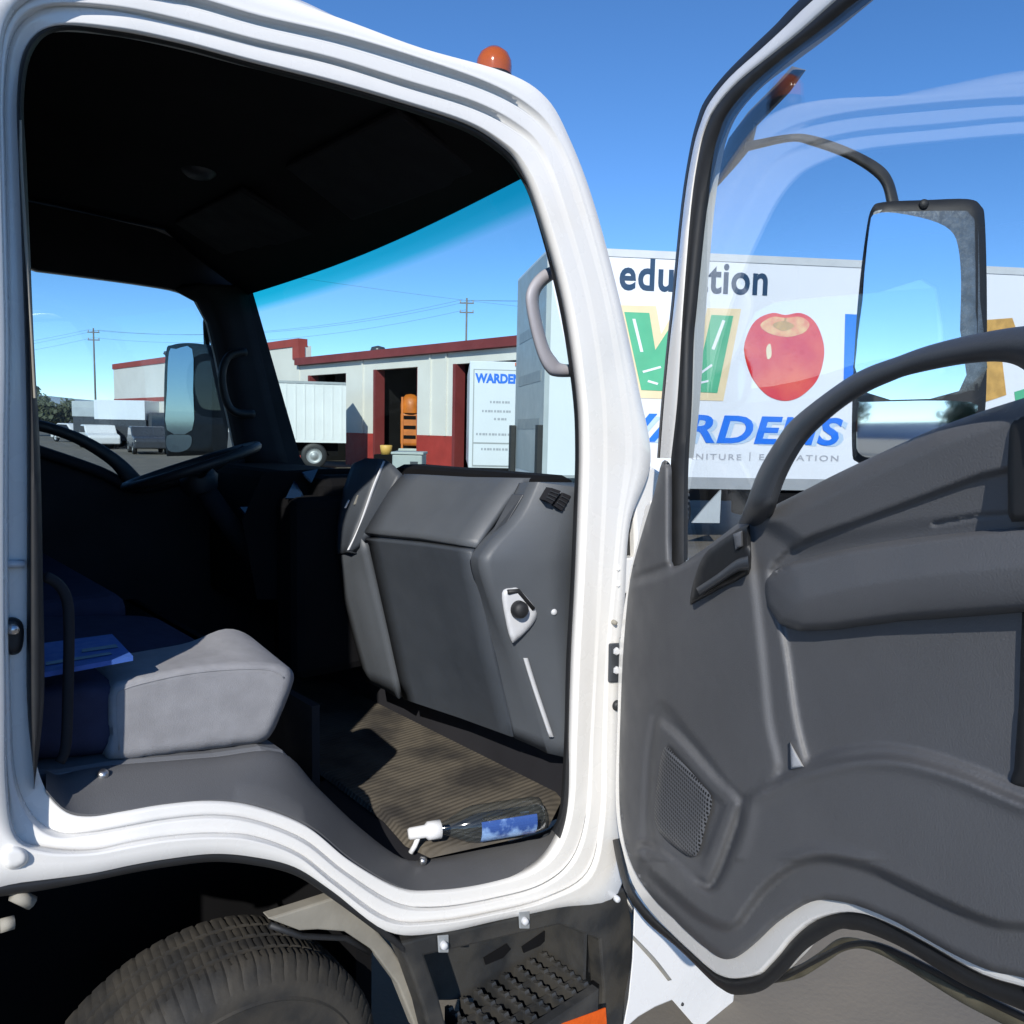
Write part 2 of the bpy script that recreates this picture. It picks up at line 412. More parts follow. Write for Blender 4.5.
def gridmesh(name, rows, material, parent=None, sub=1, smooth=True, solid=0.0, soff=0.0, closed=False, uv=False, angle=None, curve=None, bevel=0.0):
    """rows: list of lists of Vectors; optional linear subdivision and bulge"""
    G = [[Vector(p) for p in r_] for r_ in rows]
    if sub > 1:
        def dens(L): 
            out = []
            for i in range(len(L) - 1):
                for k in range(sub): out.append(L[i].lerp(L[i + 1], k / sub))
            return out + [L[-1]]
        G = [dens(r_) for r_ in G]
        cols = [dens([G[i][j] for i in range(len(G))]) for j in range(len(G[0]))]
        G = [[cols[j][i] for j in range(len(cols))] for i in range(len(cols[0]))]
    nr, nc = len(G), len(G[0])
    if curve:
        for i in range(nr):
            for j in range(nc): G[i][j] = G[i][j] + curve(i / (nr - 1), j / (nc - 1))
    V = [p for r_ in G for p in r_]; Fs = []
    for i in range(nr - 1):
        for j in range(nc - (0 if closed else 1)):
            j2 = (j + 1) % nc
            Fs.append((i * nc + j, i * nc + j2, (i + 1) * nc + j2, (i + 1) * nc + j))
    if solid and soff == -1:      # keep the visible face where it was laid, thickness goes behind it
        q = sum(((V[f[1]] - V[f[0]]).cross(V[f[3]] - V[f[0]]).dot(CAM - V[f[0]]) for f in Fs))
        if q < 0: Fs = [f[::-1] for f in Fs]
    uvs = [(j / (nc - 1), i / (nr - 1)) for i in range(nr) for j in range(nc)] if uv else None
    return mk(name, V, Fs, material, parent, smooth, solid=solid, soff=soff, uvs=uvs, angle=angle, bevel=bevel)

def rail2(name, outer, inner, proj, h, depth, material, parent, n=6, k=12):
    """a bar with rounded section between two traced edges"""
    o = cr(outer, n, False); i_ = cr(inner, n, False); V = []; Fs = []
    for a, b_ in zip(o, i_):
        for q in range(k):
            t = 2 * math.pi * q / k
            c = (a + b_) / 2 + (a - b_) / 2 * math.cos(t)
            V.append(proj(c[0], c[1], h + depth * math.sin(t)))
    L = len(o)
    for x in range(L - 1):
        for q in range(k):
            Fs.append((x * k + q, x * k + (q + 1) % k, (x + 1) * k + (q + 1) % k, (x + 1) * k + q))
    Fs.append(tuple(range(k))); Fs.append(tuple((L - 1) * k + q for q in range(k)))
    return mk(name, V, Fs, material, parent, True, angle=70)

# ================================================================== THE TRUCK CAB
truck = empty('cab_over_truck', (0.9, 0.9, 0.0), 'white cab-over truck with its right door wide open, nearest to the camera', 'truck')

ST = [  # stations round the door opening: M, A, B, C, D, O in picture coordinates (see cab side plane y = 0)
 ((27,700),(10,700),(8,700),(5,700),(3,700),(-300,700)),
 ((27,580),(8,580),(6,580),(4,580),(2,580),(-300,580)),
 ((27,450),(8,450),(6,450),(4,450),(2,450),(-300,450)),
 ((25,342),(9,342),(7,342),(5,342),(3,342),(-300,300)),
 ((19,171),(5,171),(3,171),(1,171),(-1,171),(-300,100)),
 ((17,95),(4,88),(2,86),(0,84),(-3,82),(-300,-20)),
 ((26,46),(14,33),(11,29),(7,24),(3,20),(-300,-150)),
 ((55,24),(47,9),(43,4),(39,-4),(35,-10),(60,-85)),
 ((115,27),(112,12),(112,5),(112,-6),(112,-16),(150,-51)),
 ((180,40),(182,28),(183,19),(186,7),(189,-5),(225,-23)),
 ((251,59),(253,47),(254,38),(257,27),(260,15),(278,-3)),
 ((330,79),(332,66),(333,57),(335,45),(338,33),(350,23)),
 ((399,99),(402,88),(404,79),(408,67),(412,55),(420,49)),
 ((467,121),(472,110),(475,101),(482,91),(488,82),(505,73)),
 ((503,142),(512,131),(517,123),(525,114),(532,107),(545,98)),
 ((524,163),(536,153),(542,148),(550,142),(557,137),(569,141)),
 ((544,205),(556,200),(562,197),(572,193),(579,190),(593,205)),
 ((571,300),(585,297),(590,296),(602,293),(607,292),(618,298)),
 ((585,390),(600,388),(604,387),(618,386),(625,386),(638,390)),
 ((588,450),(603,450),(607,450),(625,450),(632,452),(650,462)),
 ((586,520),(601,520),(605,520),(617,520),(622,520),(629,522)),
 ((583,590),(597,590),(601,590),(611,590),(615,590),(624,592)),
 ((579,660),(594,660),(597,660),(605,660),(609,660),(621,660)),
 ((576,740),(590,740),(593,740),(602,740),(606,740),(619,740)),
 ((573,806),(586,812),(589,814),(600,818),(604,820),(618,815)),
 ((560,848),(572,858),(575,861),(587,872),(590,876),(618,893)),
 ((535,872),(542,884),(543,888),(546,897),(548,901),(556,907)),
 ((490,886),(494,898),(495,902),(496,911),(497,914),(498,919)),
 ((440,893),(438,907),(438,911),(437,921),(437,924),(436,932)),
 ((400,890),(394,902),(392,906),(388,918),(386,922),(386,930)),
 ((350,862),(344,871),(342,874),(336,882),(334,886),(332,890)),
 ((307,828),(303,839),(302,843),(298,853),(297,857),(294,866)),
 ((256,809),(254,820),(254,824),(253,836),(252,841),(252,856)),
 ((212,804),(212,815),(212,819),(212,833),(212,838),(212,853)),
 ((165,808),(166,819),(166,823),(167,836),(167,841),(168,858)),
 ((125,815),(127,826),(128,830),(130,842),(131,847),(132,864)),
 ((92,819),(91,832),(91,836),(91,850),(91,854),(88,873)),
 ((66,813),(58,832),(55,838),(48,848),(45,853),(20,882)),
 ((46,792),(32,815),(29,820),(16,835),(13,838),(-80,895)),
 ((34,757),(15,775),(12,778),(7,783),(4,786),(-300,850)),
]
YL = [0.055, 0.055, 0.03, 0.03, 0.0, 0.012]
NS = 6
KM = [1.0] * 6 + [.8, .5] + [0.35] * 6 + [0.3, 0.22, 0.12, 0.07, 0.06, 0.06, 0.06, 0.06, 0.08, 0.12, 0.25, 0.4, 0.5] + [0.6] * 9 + [.7, 0.85, 1.0, 1.0]
GM = [0] * 7 + [.6] + [1.0] * 6 + [.7, .35, .1] + [0] * 23
assert len(KM) == len(ST)
loops = []
for j in range(6):
    c = cr([s[j] for s in ST], NS)
    km = [q[0] for q in cr([(k_, 0) for k_ in KM], NS)]
    loops.append([onY(p[0], p[1], YL[j] * k_) for p, k_ in zip(c, km)])
# supporting loops keep the pressed steps crisp but rounded
full = []
def mixl(a, b_, t): return [p.lerp(q, t) for p, q in zip(a, b_)]
lip = [p + Vector((0, 0.03, 0)) for p in loops[0]]
full.append(lip)
for j in range(5):
    midl = mixl(loops[j], loops[j + 1], 0.5 if j < 4 else 0.35)
    if j in (1, 3):
        gm = [q[0] for q in cr([(g_, 0) for g_ in GM], NS)]
        midl = [p + Vector((0, .014 * g_, 0)) for p, g_ in zip(midl, gm)]
    full += [loops[j], mixl(loops[j], loops[j + 1], 0.07), midl, mixl(loops[j], loops[j + 1], 0.93)]
    if j == 4:
        # outer skin stays flat then rolls over at its rim
        full[-1] = [p + Vector((0, -0.004, 0)) for p in full[-1]]
full.append(loops[5])
full.append([p + Vector((0, 0.03, 0)) for p in loops[5]])
nl = len(loops[0])
V = [p for l in full for p in l]; Fs = []
for i in range(len(full) - 1):
    for k in range(nl):
        k2 = (k + 1) % nl
        Fs.append((i * nl + k, i * nl + k2, (i + 1) * nl + k2, (i + 1) * nl + k))
cab_side = mk('cab_side', V, Fs, M['paint'], truck, True, solid=0.003, soff=0)

# rubber seal along the opening (not along the sill)
SEAL = [(34,790),(44,700),(43,580),(40,450),(34,342),(27,171),(24,100),(33,52),(60,31),(120,37),(182,49),(251,68),(328,88),(396,108),(461,130),(496,151),(516,172),(533,208),(558,302),(572,391),(575,450),(573,520),(570,590),(566,660),(564,740),(560,806),(552,830)]
MI = [(34,775),(27,700),(27,580),(27,450),(25,342),(19,171),(17,95),(26,46),(55,24),(115,27),(180,40),(251,59),(330,79),(399,99),(467,121),(503,142),(524,163),(544,205),(571,300),(585,390),(588,450),(586,520),(583,590),(579,660),(576,740),(573,806),(563,842)]
rail2('door_seal', MI, SEAL, onY, 0.05, 0.022, M['black'], truck)
# thin grey lip seen on the rear pillar
rail2('pillar_trim_strip', [(22,120),(24,171),(30,280),(34,342),(37,398)], [(19,120),(20,171),(26,280),(30,342),(33,398)], onY, 0.033, 0.006, M['beige'], truck)

# grey sill moulding
SM = [(573,806),(560,848),(535,872),(490,886),(440,893),(400,890),(350,862),(307,828),(256,809),(212,804),(165,808),(125,815),(92,819),(66,813),(46,792)]
SI = [(563,800),(553,826),(522,838),(480,848),(434,858),(402,858),(358,826),(318,788),(280,752),(215,757),(165,761),(115,765),(80,770),(58,775),(46,770)]
a = cr(SM, 5, False); b_ = cr(SI, 5, False)
rows = [[onY(p[0], p[1], 0.056) for p in a], [onY(*(p * .97 + q * .03), 0.046) for p, q in zip(a, b_)], [onY(*(p * .9 + q * .1), 0.044) for p, q in zip(a, b_)],
        [onY(*(p * .55 + q * .45), 0.075) for p, q in zip(a, b_)], [onY(*(p * .2 + q * .8), 0.115) for p, q in zip(a, b_)], [onY(*(p * .05 + q * .95), 0.135) for p, q in zip(a, b_)], [onY(q[0], q[1], 0.150) for q in b_],
        [onY(q[0], q[1], 0.150) - Vector((0, 0, 0.06)) for q in b_]]
sill = gridmesh('sill_trim', rows, M['grey'], truck, angle=70)
for (px, py) in [(103, 774), (263, 771), (423, 860)]:
    mb = MB(); p = onY(px, py, 0.118); mb.lathe([(0.0, .006), (.006, .006), (.009, .002), (.009, -.006)], p, (0, -0.4, 1), 16); mb.build('screw', M['metal'], sill, True)
# seat base plinth behind the sill
mb = MB()
pts = [onY(x, y, 0.15) for x, y in [(-40, 790), (-40, 772), (58, 772), (115, 763), (165, 759), (215, 755), (262, 748), (285, 752), (300, 768), (316, 786)]] 
pts += [p - Vector((0, 0, .05)) for p in pts[:0:-1]] + [pts[0] - Vector((0, 0, .05))]
pts = pts[1:-1]
mb.prism(pts, lambda p: p + Vector((0, 0.6, 0)))
mb.build('seat_plinth', M['grey2'], truck, bevel=0.012)

# floor, rear wall, firewall, roof, left side -------------------------------
ZF = 0.69
mb = MB(); mb.box((0.86, 0.155, ZF - 0.05), (1.62, 1.84, ZF)); mb.box((-0.32, 0.70, 0.95), (0.90, 1.84, 1.0)); mb.box((0.86, 0.40, ZF), (0.88, 1.84, 1.0)); mb.build('cab_floor', M['dark'], truck)
mb = MB(); mb.box((-0.36, 0.02, 0.62), (-0.32, 1.88, 2.44)); mb.build('rear_wall', M['paint'], truck)
mb = MB(); mb.box((-0.315, 0.03, 0.70), (-0.30, 1.84, 2.40)); mb.build('rear_lining', M['liner'], truck)
# driver side with window opening
LW = 1.86
wo = [(-40, 262), (38, 271), (100, 279), (150, 286), (180, 292), (200, 303), (211, 322), (219, 355), (228, 400), (240, 452), (195, 470), (140, 486), (100, 470), (60, 456), (20, 444), (-40, 436)]
ou = [Vector((-0.36, LW, 0.62)), Vector((-0.36, LW, 2.42)), Vector((1.18, LW, 2.42)), Vector((1.34, LW, 2.24)), Vector((1.56, LW, 1.52)), Vector((1.68, LW, 1.35)), Vector((1.72, LW, 0.62))]
def panel_with_hole(name, outer, hole, th, material, parent):
    # outer / hole: lists of Vectors in plane y = const
    pts = [Vector((p.x, p.z)) for p in outer + hole]; n1, n2 = len(outer), len(hole)
    vs, es, fs, *_ = delaunay_2d_cdt(pts, [(i, (i + 1) % n1) for i in range(n1)] + [(n1 + i, n1 + (i + 1) % n2) for i in range(n2)], [], 0, 1e-5)
    hp = [(p.x, p.z) for p in hole]; op = [(p.x, p.z) for p in outer]; keep = []
    for f in fs:
        c = np.mean([tuple(vs[i]) for i in f], axis=0)[None]
        if sd(c, op)[0] > 0 and sd(c, hp)[0] < 0: keep.append(tuple(f))
    y = outer[0].y
    return mk(name, [Vector((v[0], y, v[1])) for v in vs], keep, material, parent, False, solid=th, soff=0)
hole = [onY(p[0], p[1], LW) for p in cr(wo, 3)]
panel_with_hole('left_side', [p + Vector((0, 0.02, 0)) for p in ou], [p + Vector((0, 0.02, 0)) for p in hole], 0.02, M['paint'], truck)
lin = panel_with_hole('left_lining', [p - Vector((0, 0.012, 0)) for p in ou], [p - Vector((0, 0.012, 0)) for p in hole], 0.02, M['dark'], truck)
gl = [onY(p[0], p[1], LW) for p in wo]
mb = MB(); mb.prism([p for p in gl], lambda p: p + Vector((0, 0.004, 0))); mb.build('left_window', M['glass_side'], truck)
# roof and headliner
def roofrow(y, zc): return [Vector((x, y, z + zc)) for x, z in [(-0.34, 2.37), (0.2, 2.385), (0.7, 2.385), (1.0, 2.365), (1.16, 2.32), (1.26, 2.25)]]
rows = [roofrow(0.045, -0.05), roofrow(0.10, -0.01), roofrow(0.3, 0.03), roofrow(0.93, 0.05), roofrow(1.6, 0.03), roofrow(1.80, 0.0), roofrow(1.885, -0.045)]
mb = MB(); mb.box((-0.36, 0.008, 0.66), (-0.055, 0.034, 2.40)); mb.build('rear_corner', M['paint'], truck, bevel=0.008)
gridmesh('roof', rows, M['paint'], truck, solid=0.01, soff=0)
# windshield surround and glass
TL, TR = onY(247, 291, 1.78), onY(527, 169, 0.10)
BL, BR = onY(288, 470, 1.78), onY(600, 502, 0.06)
def bulge(v, u): return Vector((0.07 * math.sin(math.pi * u), 0, 0))
wsrows = [[TL, TL.lerp(TR, .5), TR], [BL, BL.lerp(BR, .5), BR]]
ws = gridmesh('windshield', wsrows, M['windshield'], truck, sub=10, curve=lambda v, u: Vector((0.05 * math.sin(math.pi * u), 0, 0)), uv=True)
n_ = 16
top = [TL.lerp(TR, i / n_) + Vector((0.05 * math.sin(math.pi * i / n_), 0, 0)) for i in range(n_ + 1)]
hl1 = [Vector((1.02, 1.80 + (0.08 - 1.80) * i / n_, 2.34)) for i in range(n_ + 1)]
hl0 = [Vector((1.12, 1.80 + (0.08 - 1.80) * i / n_, 2.27)) for i in range(n_ + 1)]
hl2 = [Vector((-0.31, 1.82 + (0.06 - 1.82) * i / n_, 2.39)) for i in range(n_ + 1)]
gridmesh('headliner', [[p - Vector((0, 0, 0.012)) for p in top], hl0, hl1, hl2], M['liner'], truck, solid=0.01, soff=0, angle=40)
gridmesh('windshield_header', [top, [p + Vector((0.03, 0, 0.03)) for p in top]], M['paint'], truck, solid=0.02, soff=0)
# sun visors folded against the headliner, dome lamp
for (ya, yb) in ((0.22, 0.80), (1.02, 1.62)):
    mb = MB(); mb.add([Vector((1.20, ya, 2.225)), Vector((1.20, yb, 2.225)), Vector((0.98, yb - .03, 2.315)), Vector((0.98, ya + .03, 2.315)), Vector((1.205, ya, 2.245)), Vector((1.205, yb, 2.245)), Vector((0.985, yb - .03, 2.333)), Vector((0.985, ya + .03, 2.333))],
           [(0, 1, 2, 3), (7, 6, 5, 4), (0, 4, 5, 1), (1, 5, 6, 2), (2, 6, 7, 3), (3, 7, 4, 0)])
    mb.build('sun_visor', M['dark'], truck, bevel=0.008)
dl = onZ(199, 170, 2.345)
mb = MB(); mb.lathe([(0, -.02), (.03, -.02), (.045, -.008), (.05, .01)], dl, (0, 0, 1), 20); mb.build('dome_lamp', M['greyd'], truck, True)
# left pillar between driver's window and windshield
f1 = [onY(x, y, LW - .02) for x, y in [(176, 288), (198, 300), (210, 322), (218, 355), (227, 400), (239, 456)]]
f2 = [onY(x, y, 1.78) for x, y in [(245, 286), (247, 296), (252, 325), (260, 358), (270, 400), (290, 476)]]
mid = [(p + q) / 2 + Vector((-0.05, -0.03, 0)) for p, q in zip(f1, f2)]
gridmesh('left_pillar', [f1, mid, f2], M['dark'], truck, sub=3, solid=0.03, soff=0)
gridmesh('left_pillar_skin', [[p + Vector((0.0, .045, 0)) for p in f1], [p + Vector((-0.04, .05, 0)) for p in f2]], M['paint'], truck, solid=0.01, soff=0)
mb = MB(); mb.tube([onY(p[0], p[1], 1.70) for p in cr([(246, 352), (229, 356), (222, 375), (226, 400), (235, 412), (254, 414)], 4, False)], 0.015, 10); mb.build('left_grab_handle', M['black'], truck, True)
lm = empty('side_mirror', tuple(onY(190, 400, 2.12)))
lm.parent = truck; lm.matrix_parent_inverse = Matrix.Translation(-WLOC[truck.name])
lp_ = onY(190, 400, 2.12); ln_ = Vector((-.80, -.30, 0)).normalized()
onL = lambda x, y, h: onplane(x, y, lp_ + ln_ * h, ln_)
pillow('mirror_housing', cr([(166, 352), (172, 345), (188, 343), (206, 345), (214, 352), (215, 400), (214, 446), (208, 453), (172, 456), (166, 450), (164, 400)], 4), onL, -.01, .004, 4, 4, M['black'], lm, back=lambda p: p - ln_ * .07)
for nm_, q in (('mirror_glass', [(169, 352), (176, 349), (192, 349), (193, 390), (192, 430), (167, 430), (167, 390)]), ('convex_mirror', [(167, 436), (180, 435), (191, 436), (190, 447), (180, 452), (168, 450)])):
    mb = MB(); mb.prism([onL(x, y, .0065) for x, y in cr(q, 3)], lambda p: p - ln_ * .003); mb.build(nm_, M['mirfar'], lm)
mb = MB(); mb.tube([onY(207, 350, 2.13), onY(206, 322, 2.10), onY(212, 300, 1.95), onY(232, 296, 1.88)], .013, 8); mb.build('mirror_stay', M['black'], lm, True)
# light grey grab handle on the right pillar
rail2('right_grab_handle', [(586, 262), (560, 264), (540, 272), (527, 290), (527, 312), (536, 350), (546, 371), (558, 377), (590, 376)],
      [(586, 275), (563, 277), (550, 282), (540, 294), (540, 312), (548, 344), (556, 358), (564, 364), (590, 363)], onY, 0.10, 0.016, mat('pale_grey_plastic', (0.38, 0.37, 0.40), 0.5), truck)
# right pillar inner trim, kept behind the seal
pr = [onY(x, y, .085) for x, y in [(527, 180), (548, 230), (570, 310), (582, 390), (587, 450), (590, 500)]]
gridmesh('right_pillar_trim', [pr, [p + Vector((0.05, -0.02, 0)) for p in pr]], M['greyd'], truck, solid=0.012, soff=0)
# front panel below the windshield and front corners
bot = [BL.lerp(BR, i / n_) + Vector((0.05 * math.sin(math.pi * i / n_), 0, 0)) for i in range(n_ + 1)]
def fr(i, dx, z): 
    p = bot[i]; return Vector((1.50 + dx + 0.08 * math.sin(math.pi * i / n_), p.y, z))
rows = [bot, [fr(i, .06, 1.45) for i in range(n_ + 1)], [fr(i, .14, 1.25) for i in range(n_ + 1)], [fr(i, .18, .9) for i in range(n_ + 1)], [fr(i, .2, .62) for i in range(n_ + 1)]]
gridmesh('front_panel', rows, M['paint'], truck, solid=0.012, soff=0)
mb = MB(); mb.box((1.44, .12, ZF), (1.46, 1.84, 1.40)); mb.build('firewall_lining', M['dark'], truck)
# outer corner panel beyond the hinge gap
cp = [(634, 470), (652, 466), (664, 474), (690, 560), (705, 700), (706, 900), (655, 940), (629, 905), (631, 760), (634, 640), (636, 560)]
mb = MB(); mb.prism([onY(x, y, 0.012) for x, y in cp], lambda p: p + Vector((0.015, 0.06, 0))); mb.build('front_corner_panel', M['paint'], truck, bevel=0.008)
mb = MB(); mb.prism([onY(x, y, 0.035) for x, y in [(624, 470), (640, 470), (640, 900), (616, 900), (617, 700), (622, 560)]], lambda p: p + Vector((0, 0.02, 0))); mb.build('hinge_gap', M['black'], truck)

# ------------------------------------------------------------------ dashboard
dash = None
mb = MB(); mb.box((1.33, .14, .92), (1.46, .80, 1.54)); 
mb.box((1.16, .90, 1.00), (1.46, 1.82, 1.50)); mb.box((1.05, .86, .90), (1.40, 1.0, 1.44))
dash = mb.build('dashboard', M['under'], truck, bevel=0.03)
slab = [[onY(364, 532, .66), onY(418, 537, .42), onY(474, 546, .19)], [onY(374, 515, .66), onY(428, 520, .42), onY(486, 527, .19)], [onY(389, 490, .66), onY(449, 494, .42), onY(507, 497, .19)], [onY(398, 479, .66), onY(459, 482, .42), onY(518, 484, .19)],
        [onY(404, 474, .66), onY(465, 477, .42), onY(524, 478, .19)], [onY(404, 474, .66) + Vector((.2, 0, -.005)), onY(465, 477, .42) + Vector((.2, 0, -.005)), onY(524, 478, .19) + Vector((.2, 0, -.005))]]
gridmesh('dash_top_panel', slab, M['dgrey2'], dash, sub=3, solid=0.02, soff=-1, angle=22)
gb = [[onY(366, 539, .66), onY(418, 544, .42), onY(469, 551, .19)], [onY(369, 546, .655), onY(421, 553, .415), onY(472, 561, .182)], [onY(386, 622, .655), onY(441, 642, .415), onY(492, 660, .182)], [onY(403, 699, .66), onY(460, 718, .42), onY(512, 737, .19)],
      [onY(404, 701, .66) + Vector((.06, 0, -.0)), onY(461, 720, .42) + Vector((.06, 0, 0)), onY(513, 739, .19) + Vector((.06, 0, 0))]]
gridmesh('glovebox_lid', gb, M['dgrey'], dash, sub=4, solid=0.02, soff=-1, angle=22)
C0 = [(519, 483), (501, 518), (477, 546), (470, 563), (480, 600), (496, 666), (514, 738)]
C1 = [(530, 482), (513, 515), (485, 548), (479, 566), (489, 602), (513, 666), (537, 748)]
C2 = [(537, 482), (521, 516), (491, 550), (487, 568), (496, 602), (522, 667), (546, 753)]
C3 = [(560, 485), (552, 518), (535, 553), (533, 572), (538, 604), (550, 668), (561, 756)]
C4 = [(590, 489), (588, 520), (587, 556), (586, 574), (584, 606), (580, 668), (576, 760)]
def lp2(a_, b_, t): return [(p[0] + (q[0] - p[0]) * t, p[1] + (q[1] - p[1]) * t) for p, q in zip(a_, b_)]
cs = [cr(c, 4, False) for c in (C0, lp2(C0, C1, .15), lp2(C0, C1, .85), C1, C2, lp2(C2, C3, .12), lp2(C2, C4, .6), C4)]
ys = [.19, .182, .143, .135, .115, .109, .08, .055]
rows = [[onY(c[i][0], c[i][1], y) for c, y in zip(cs, ys)] for i in range(len(cs[0]))]
rows.insert(0, [p + Vector((.14, 0, -.005)) for p in rows[0]])
endcap = gridmesh('dash_end_panel', rows, M['dgrey2'], dash, solid=0.015, soff=-1, angle=55)
# slot vent in the corner band, demister vent, lamp socket, screw, bright strip
mb = MB(); mb.prism([onY(x, y, yy) + Vector((-.003, -.003, 0)) for x, y, yy in [(512, 494, .165), (524, 494, .137), (504, 527, .142), (493, 538, .158), (487, 540, .175)]], lambda p: p + Vector((.012, .004, 0))); mb.build('corner_vent', M['greyd'], endcap, bevel=0.002)
for q in ([(552, 488), (561, 491), (552, 504), (545, 500)], [(564, 493), (571, 496), (562, 511), (555, 506)]):
    mb = MB(); mb.prism([onY(x, y, .072) for x, y in q], lambda p: p + Vector((0.01, .03, 0))); o = mb.build('demister_vent', M['dark'], endcap)
    for k in range(1, 4):
        a_ = onY(*[q[0][i] + (q[3][i] - q[0][i]) * k / 4 for i in (0, 1)], .0705); c_ = onY(*[q[1][i] + (q[2][i] - q[1][i]) * k / 4 for i in (0, 1)], .0705)
        mb = MB(); mb.tube([a_, c_], .0015, 6); mb.build('louvre', M['greyd'], o)
dn = Vector((-0.25, -0.95, 0.1)).normalized()
pillow('lamp_socket_plate', cr([(502, 593), (512, 588), (520, 590), (536, 610), (533, 624), (516, 641), (511, 640), (506, 622)], 4), lambda x, y, h: onY(x, y, .107 - (x - 500) * .0006 - h), 0.0, 0.007, 5, 3, M['silver'], endcap)
p = onY(517, 609, .092)
mb = MB(); mb.lathe([(0, .03), (.012, .03), (.019, .022), (.021, .008), (.017, 0), (.017, -.02)], p, dn, 24)
mb.build('round_switch', M['black'], endcap, True)
mb = MB(); mb.tube([onY(508, 592, .094), onY(518, 591, .092), onY(533, 609, .083)], .006, 8); mb.build('switch_arm', M['black'], endcap, True)
p = onY(554, 612, .077); mb = MB(); mb.lathe([(0, .004), (.006, .004), (.008, 0), (.008, -.01)], p, dn, 16); mb.build('screw', M['silver'], endcap, True)
rail2('bright_strip', [(523, 658), (533, 690), (549, 737)], [(528, 658), (538, 690), (554, 737)], lambda x, y, h: onY(x, y, .104 - h - (x - 523) * .0006), 0.0, 0.004, M['silver'], endcap)
# small scuffs on the glovebox lid
for (px, py) in [(411, 645), (472, 641), (480, 697)]:
    mb = MB(); mb.lathe([(0, .002), (.003, .002), (.004, 0)], onY(px, py, .66 - (px - 403) * .0043) + Vector((-.001, 0, 0)), (-1, -.1, 0), 10); mb.build('stud', M['grey2'], dash, True)
# console column on the left of the glovebox
col = [[onY(338, 555, .84), onY(352, 546, .74), onY(361, 538, .68)], [onY(344, 600, .84), onY(359, 590, .74), onY(373, 582, .68)], [onY(354, 640, .84), onY(371, 640, .74), onY(387, 640, .68)], [onY(366, 682, .84), onY(385, 690, .74), onY(399, 699, .68)]]
gridmesh('console_column', col, M['dgrey2'], dash, sub=3, solid=0.03, soff=-1, angle=25)
upp = [[onY(352, 464, .84), onY(366, 458, .79), onY(384, 459, .73)], [onY(343, 490, .84), onY(356, 488, .79), onY(374, 487, .73)], [onY(336, 530, .84), onY(347, 527, .79), onY(356, 527, .73)], [onY(336, 554, .84), onY(343, 553, .79), onY(347, 551, .73)]]
up_o = gridmesh('console_face', upp, M['dgrey'], dash, sub=3, solid=0.03, soff=-1)
gridmesh('console_cheek', [[onY(384, 459, .73), onY(392, 464, .70), onY(402, 474, .665)], [onY(374, 487, .73), onY(382, 488, .70), onY(391, 491, .665)], [onY(348, 551, .73), onY(355, 545, .70), onY(365, 533, .665)]], M['dgrey'], dash, sub=3, solid=0.02, soff=-1)
rail2('bright_strip', [(383, 461), (372, 487), (358, 527), (347, 550)], [(386, 461), (375, 488), (361, 528), (350, 550)], lambda x, y, h: onY(x, y, .727 - h), 0.0, 0.004, M['silver'], dash)
for q in ([(368, 468), (376, 468), (367, 490), (360, 492)], [(357, 495), (364, 494), (360, 504), (353, 505)]):
    mb = MB(); mb.prism([onY(x, y, .775) for x, y in q], lambda p: p + Vector((.01, .01, 0))); mb.build('switch', M['beige'], up_o, bevel=0.002)
mb = MB(); mb.tube([onY(345, 508, .80), onY(349, 500, .80)], .003, 6); mb.build('lamp', M['silver'], up_o)
# centre stack, glossy display, driver's cluster hood
mb = MB(); mb.prism([onY(x, y, 1.0) for x, y in [(262, 470), (345, 468), (338, 530), (330, 600), (255, 600), (240, 520)]], lambda p: p + Vector((.25, .02, 0))); mb.build('centre_stack', M['under'], dash, bevel=0.02)
def skyfacing(name, px, py, y, poly, parent):
    p0 = onY(px, py, y); view = (p0 - CAM).normalized(); tgt = Vector((0.8, 0.2, 0.62)).normalized()
    nrm = (tgt - view).normalized()
    pts = [onplane(x, yy, p0, nrm) for x, yy in poly]
    mb = MB(); mb.prism(pts, lambda p: p - nrm * .006); return mb.build(name, M['screen'], parent)
skyfacing('display', 297, 482, .97, [(297, 484), (294, 481), (286, 498), (305, 498)], dash)
skyfacing('display', 310, 475, .97, [(302, 472), (318, 469), (312, 482)], dash)
skyfacing('gauge_lens', 255, 510, 1.1, [(240, 507), (266, 506), (258, 515), (246, 514)], dash)
# steering wheel
swc = onY(193, 466, 1.42); 
swe = onY(254, 446, 1.40) - swc
sx_ = swe.normalized(); vw_ = (swc - CAM).normalized(); sn = sx_.cross(vw_); sn = (sn if sn.z > 0 else -sn); sn = (sn - vw_ * .05).normalized(); sn = (sn - sx_ * sn.dot(sx_)).normalized(); sy_ = sn.cross(sx_); rr = swe.length
ring = lambda a_, r_, h=0: swc + (sx_ * math.cos(a_) + sy_ * math.sin(a_)) * r_ + sn * h
mb = MB(); N = 48
V = []; Fs = []
for i in range(N):
    t = 2 * math.pi * i / N
    for k in range(10):
        q = 2 * math.pi * k / 10; V.append(ring(t, rr + .016 * math.cos(q), .016 * math.sin(q)))
for i in range(N):
    for k in range(10):
        Fs.append((i * 10 + k, i * 10 + (k + 1) % 10, ((i + 1) % N) * 10 + (k + 1) % 10, ((i + 1) % N) * 10 + k))
sw = mk('steering_wheel', V, Fs, M['black'], truck)
for t in (0.3, 2.84, 4.71):
    mb = MB(); mb.tube([ring(t, rr), ring(t, .06, -.03)], .014, 8); mb.build('spoke', M['black'], sw, True)
mb = MB(); mb.lathe([(0, .02), (.05, .015), (.065, -.02), (.05, -.06)], swc - sn * .03, sn, 24); mb.build('hub', M['black'], sw, True)
mb = MB(); mb.tube([swc - sn * .05, swc - sn * .05 + Vector((.28, 0, -.42))], .035, 12); mb.build('column', M['dark'], sw, True)
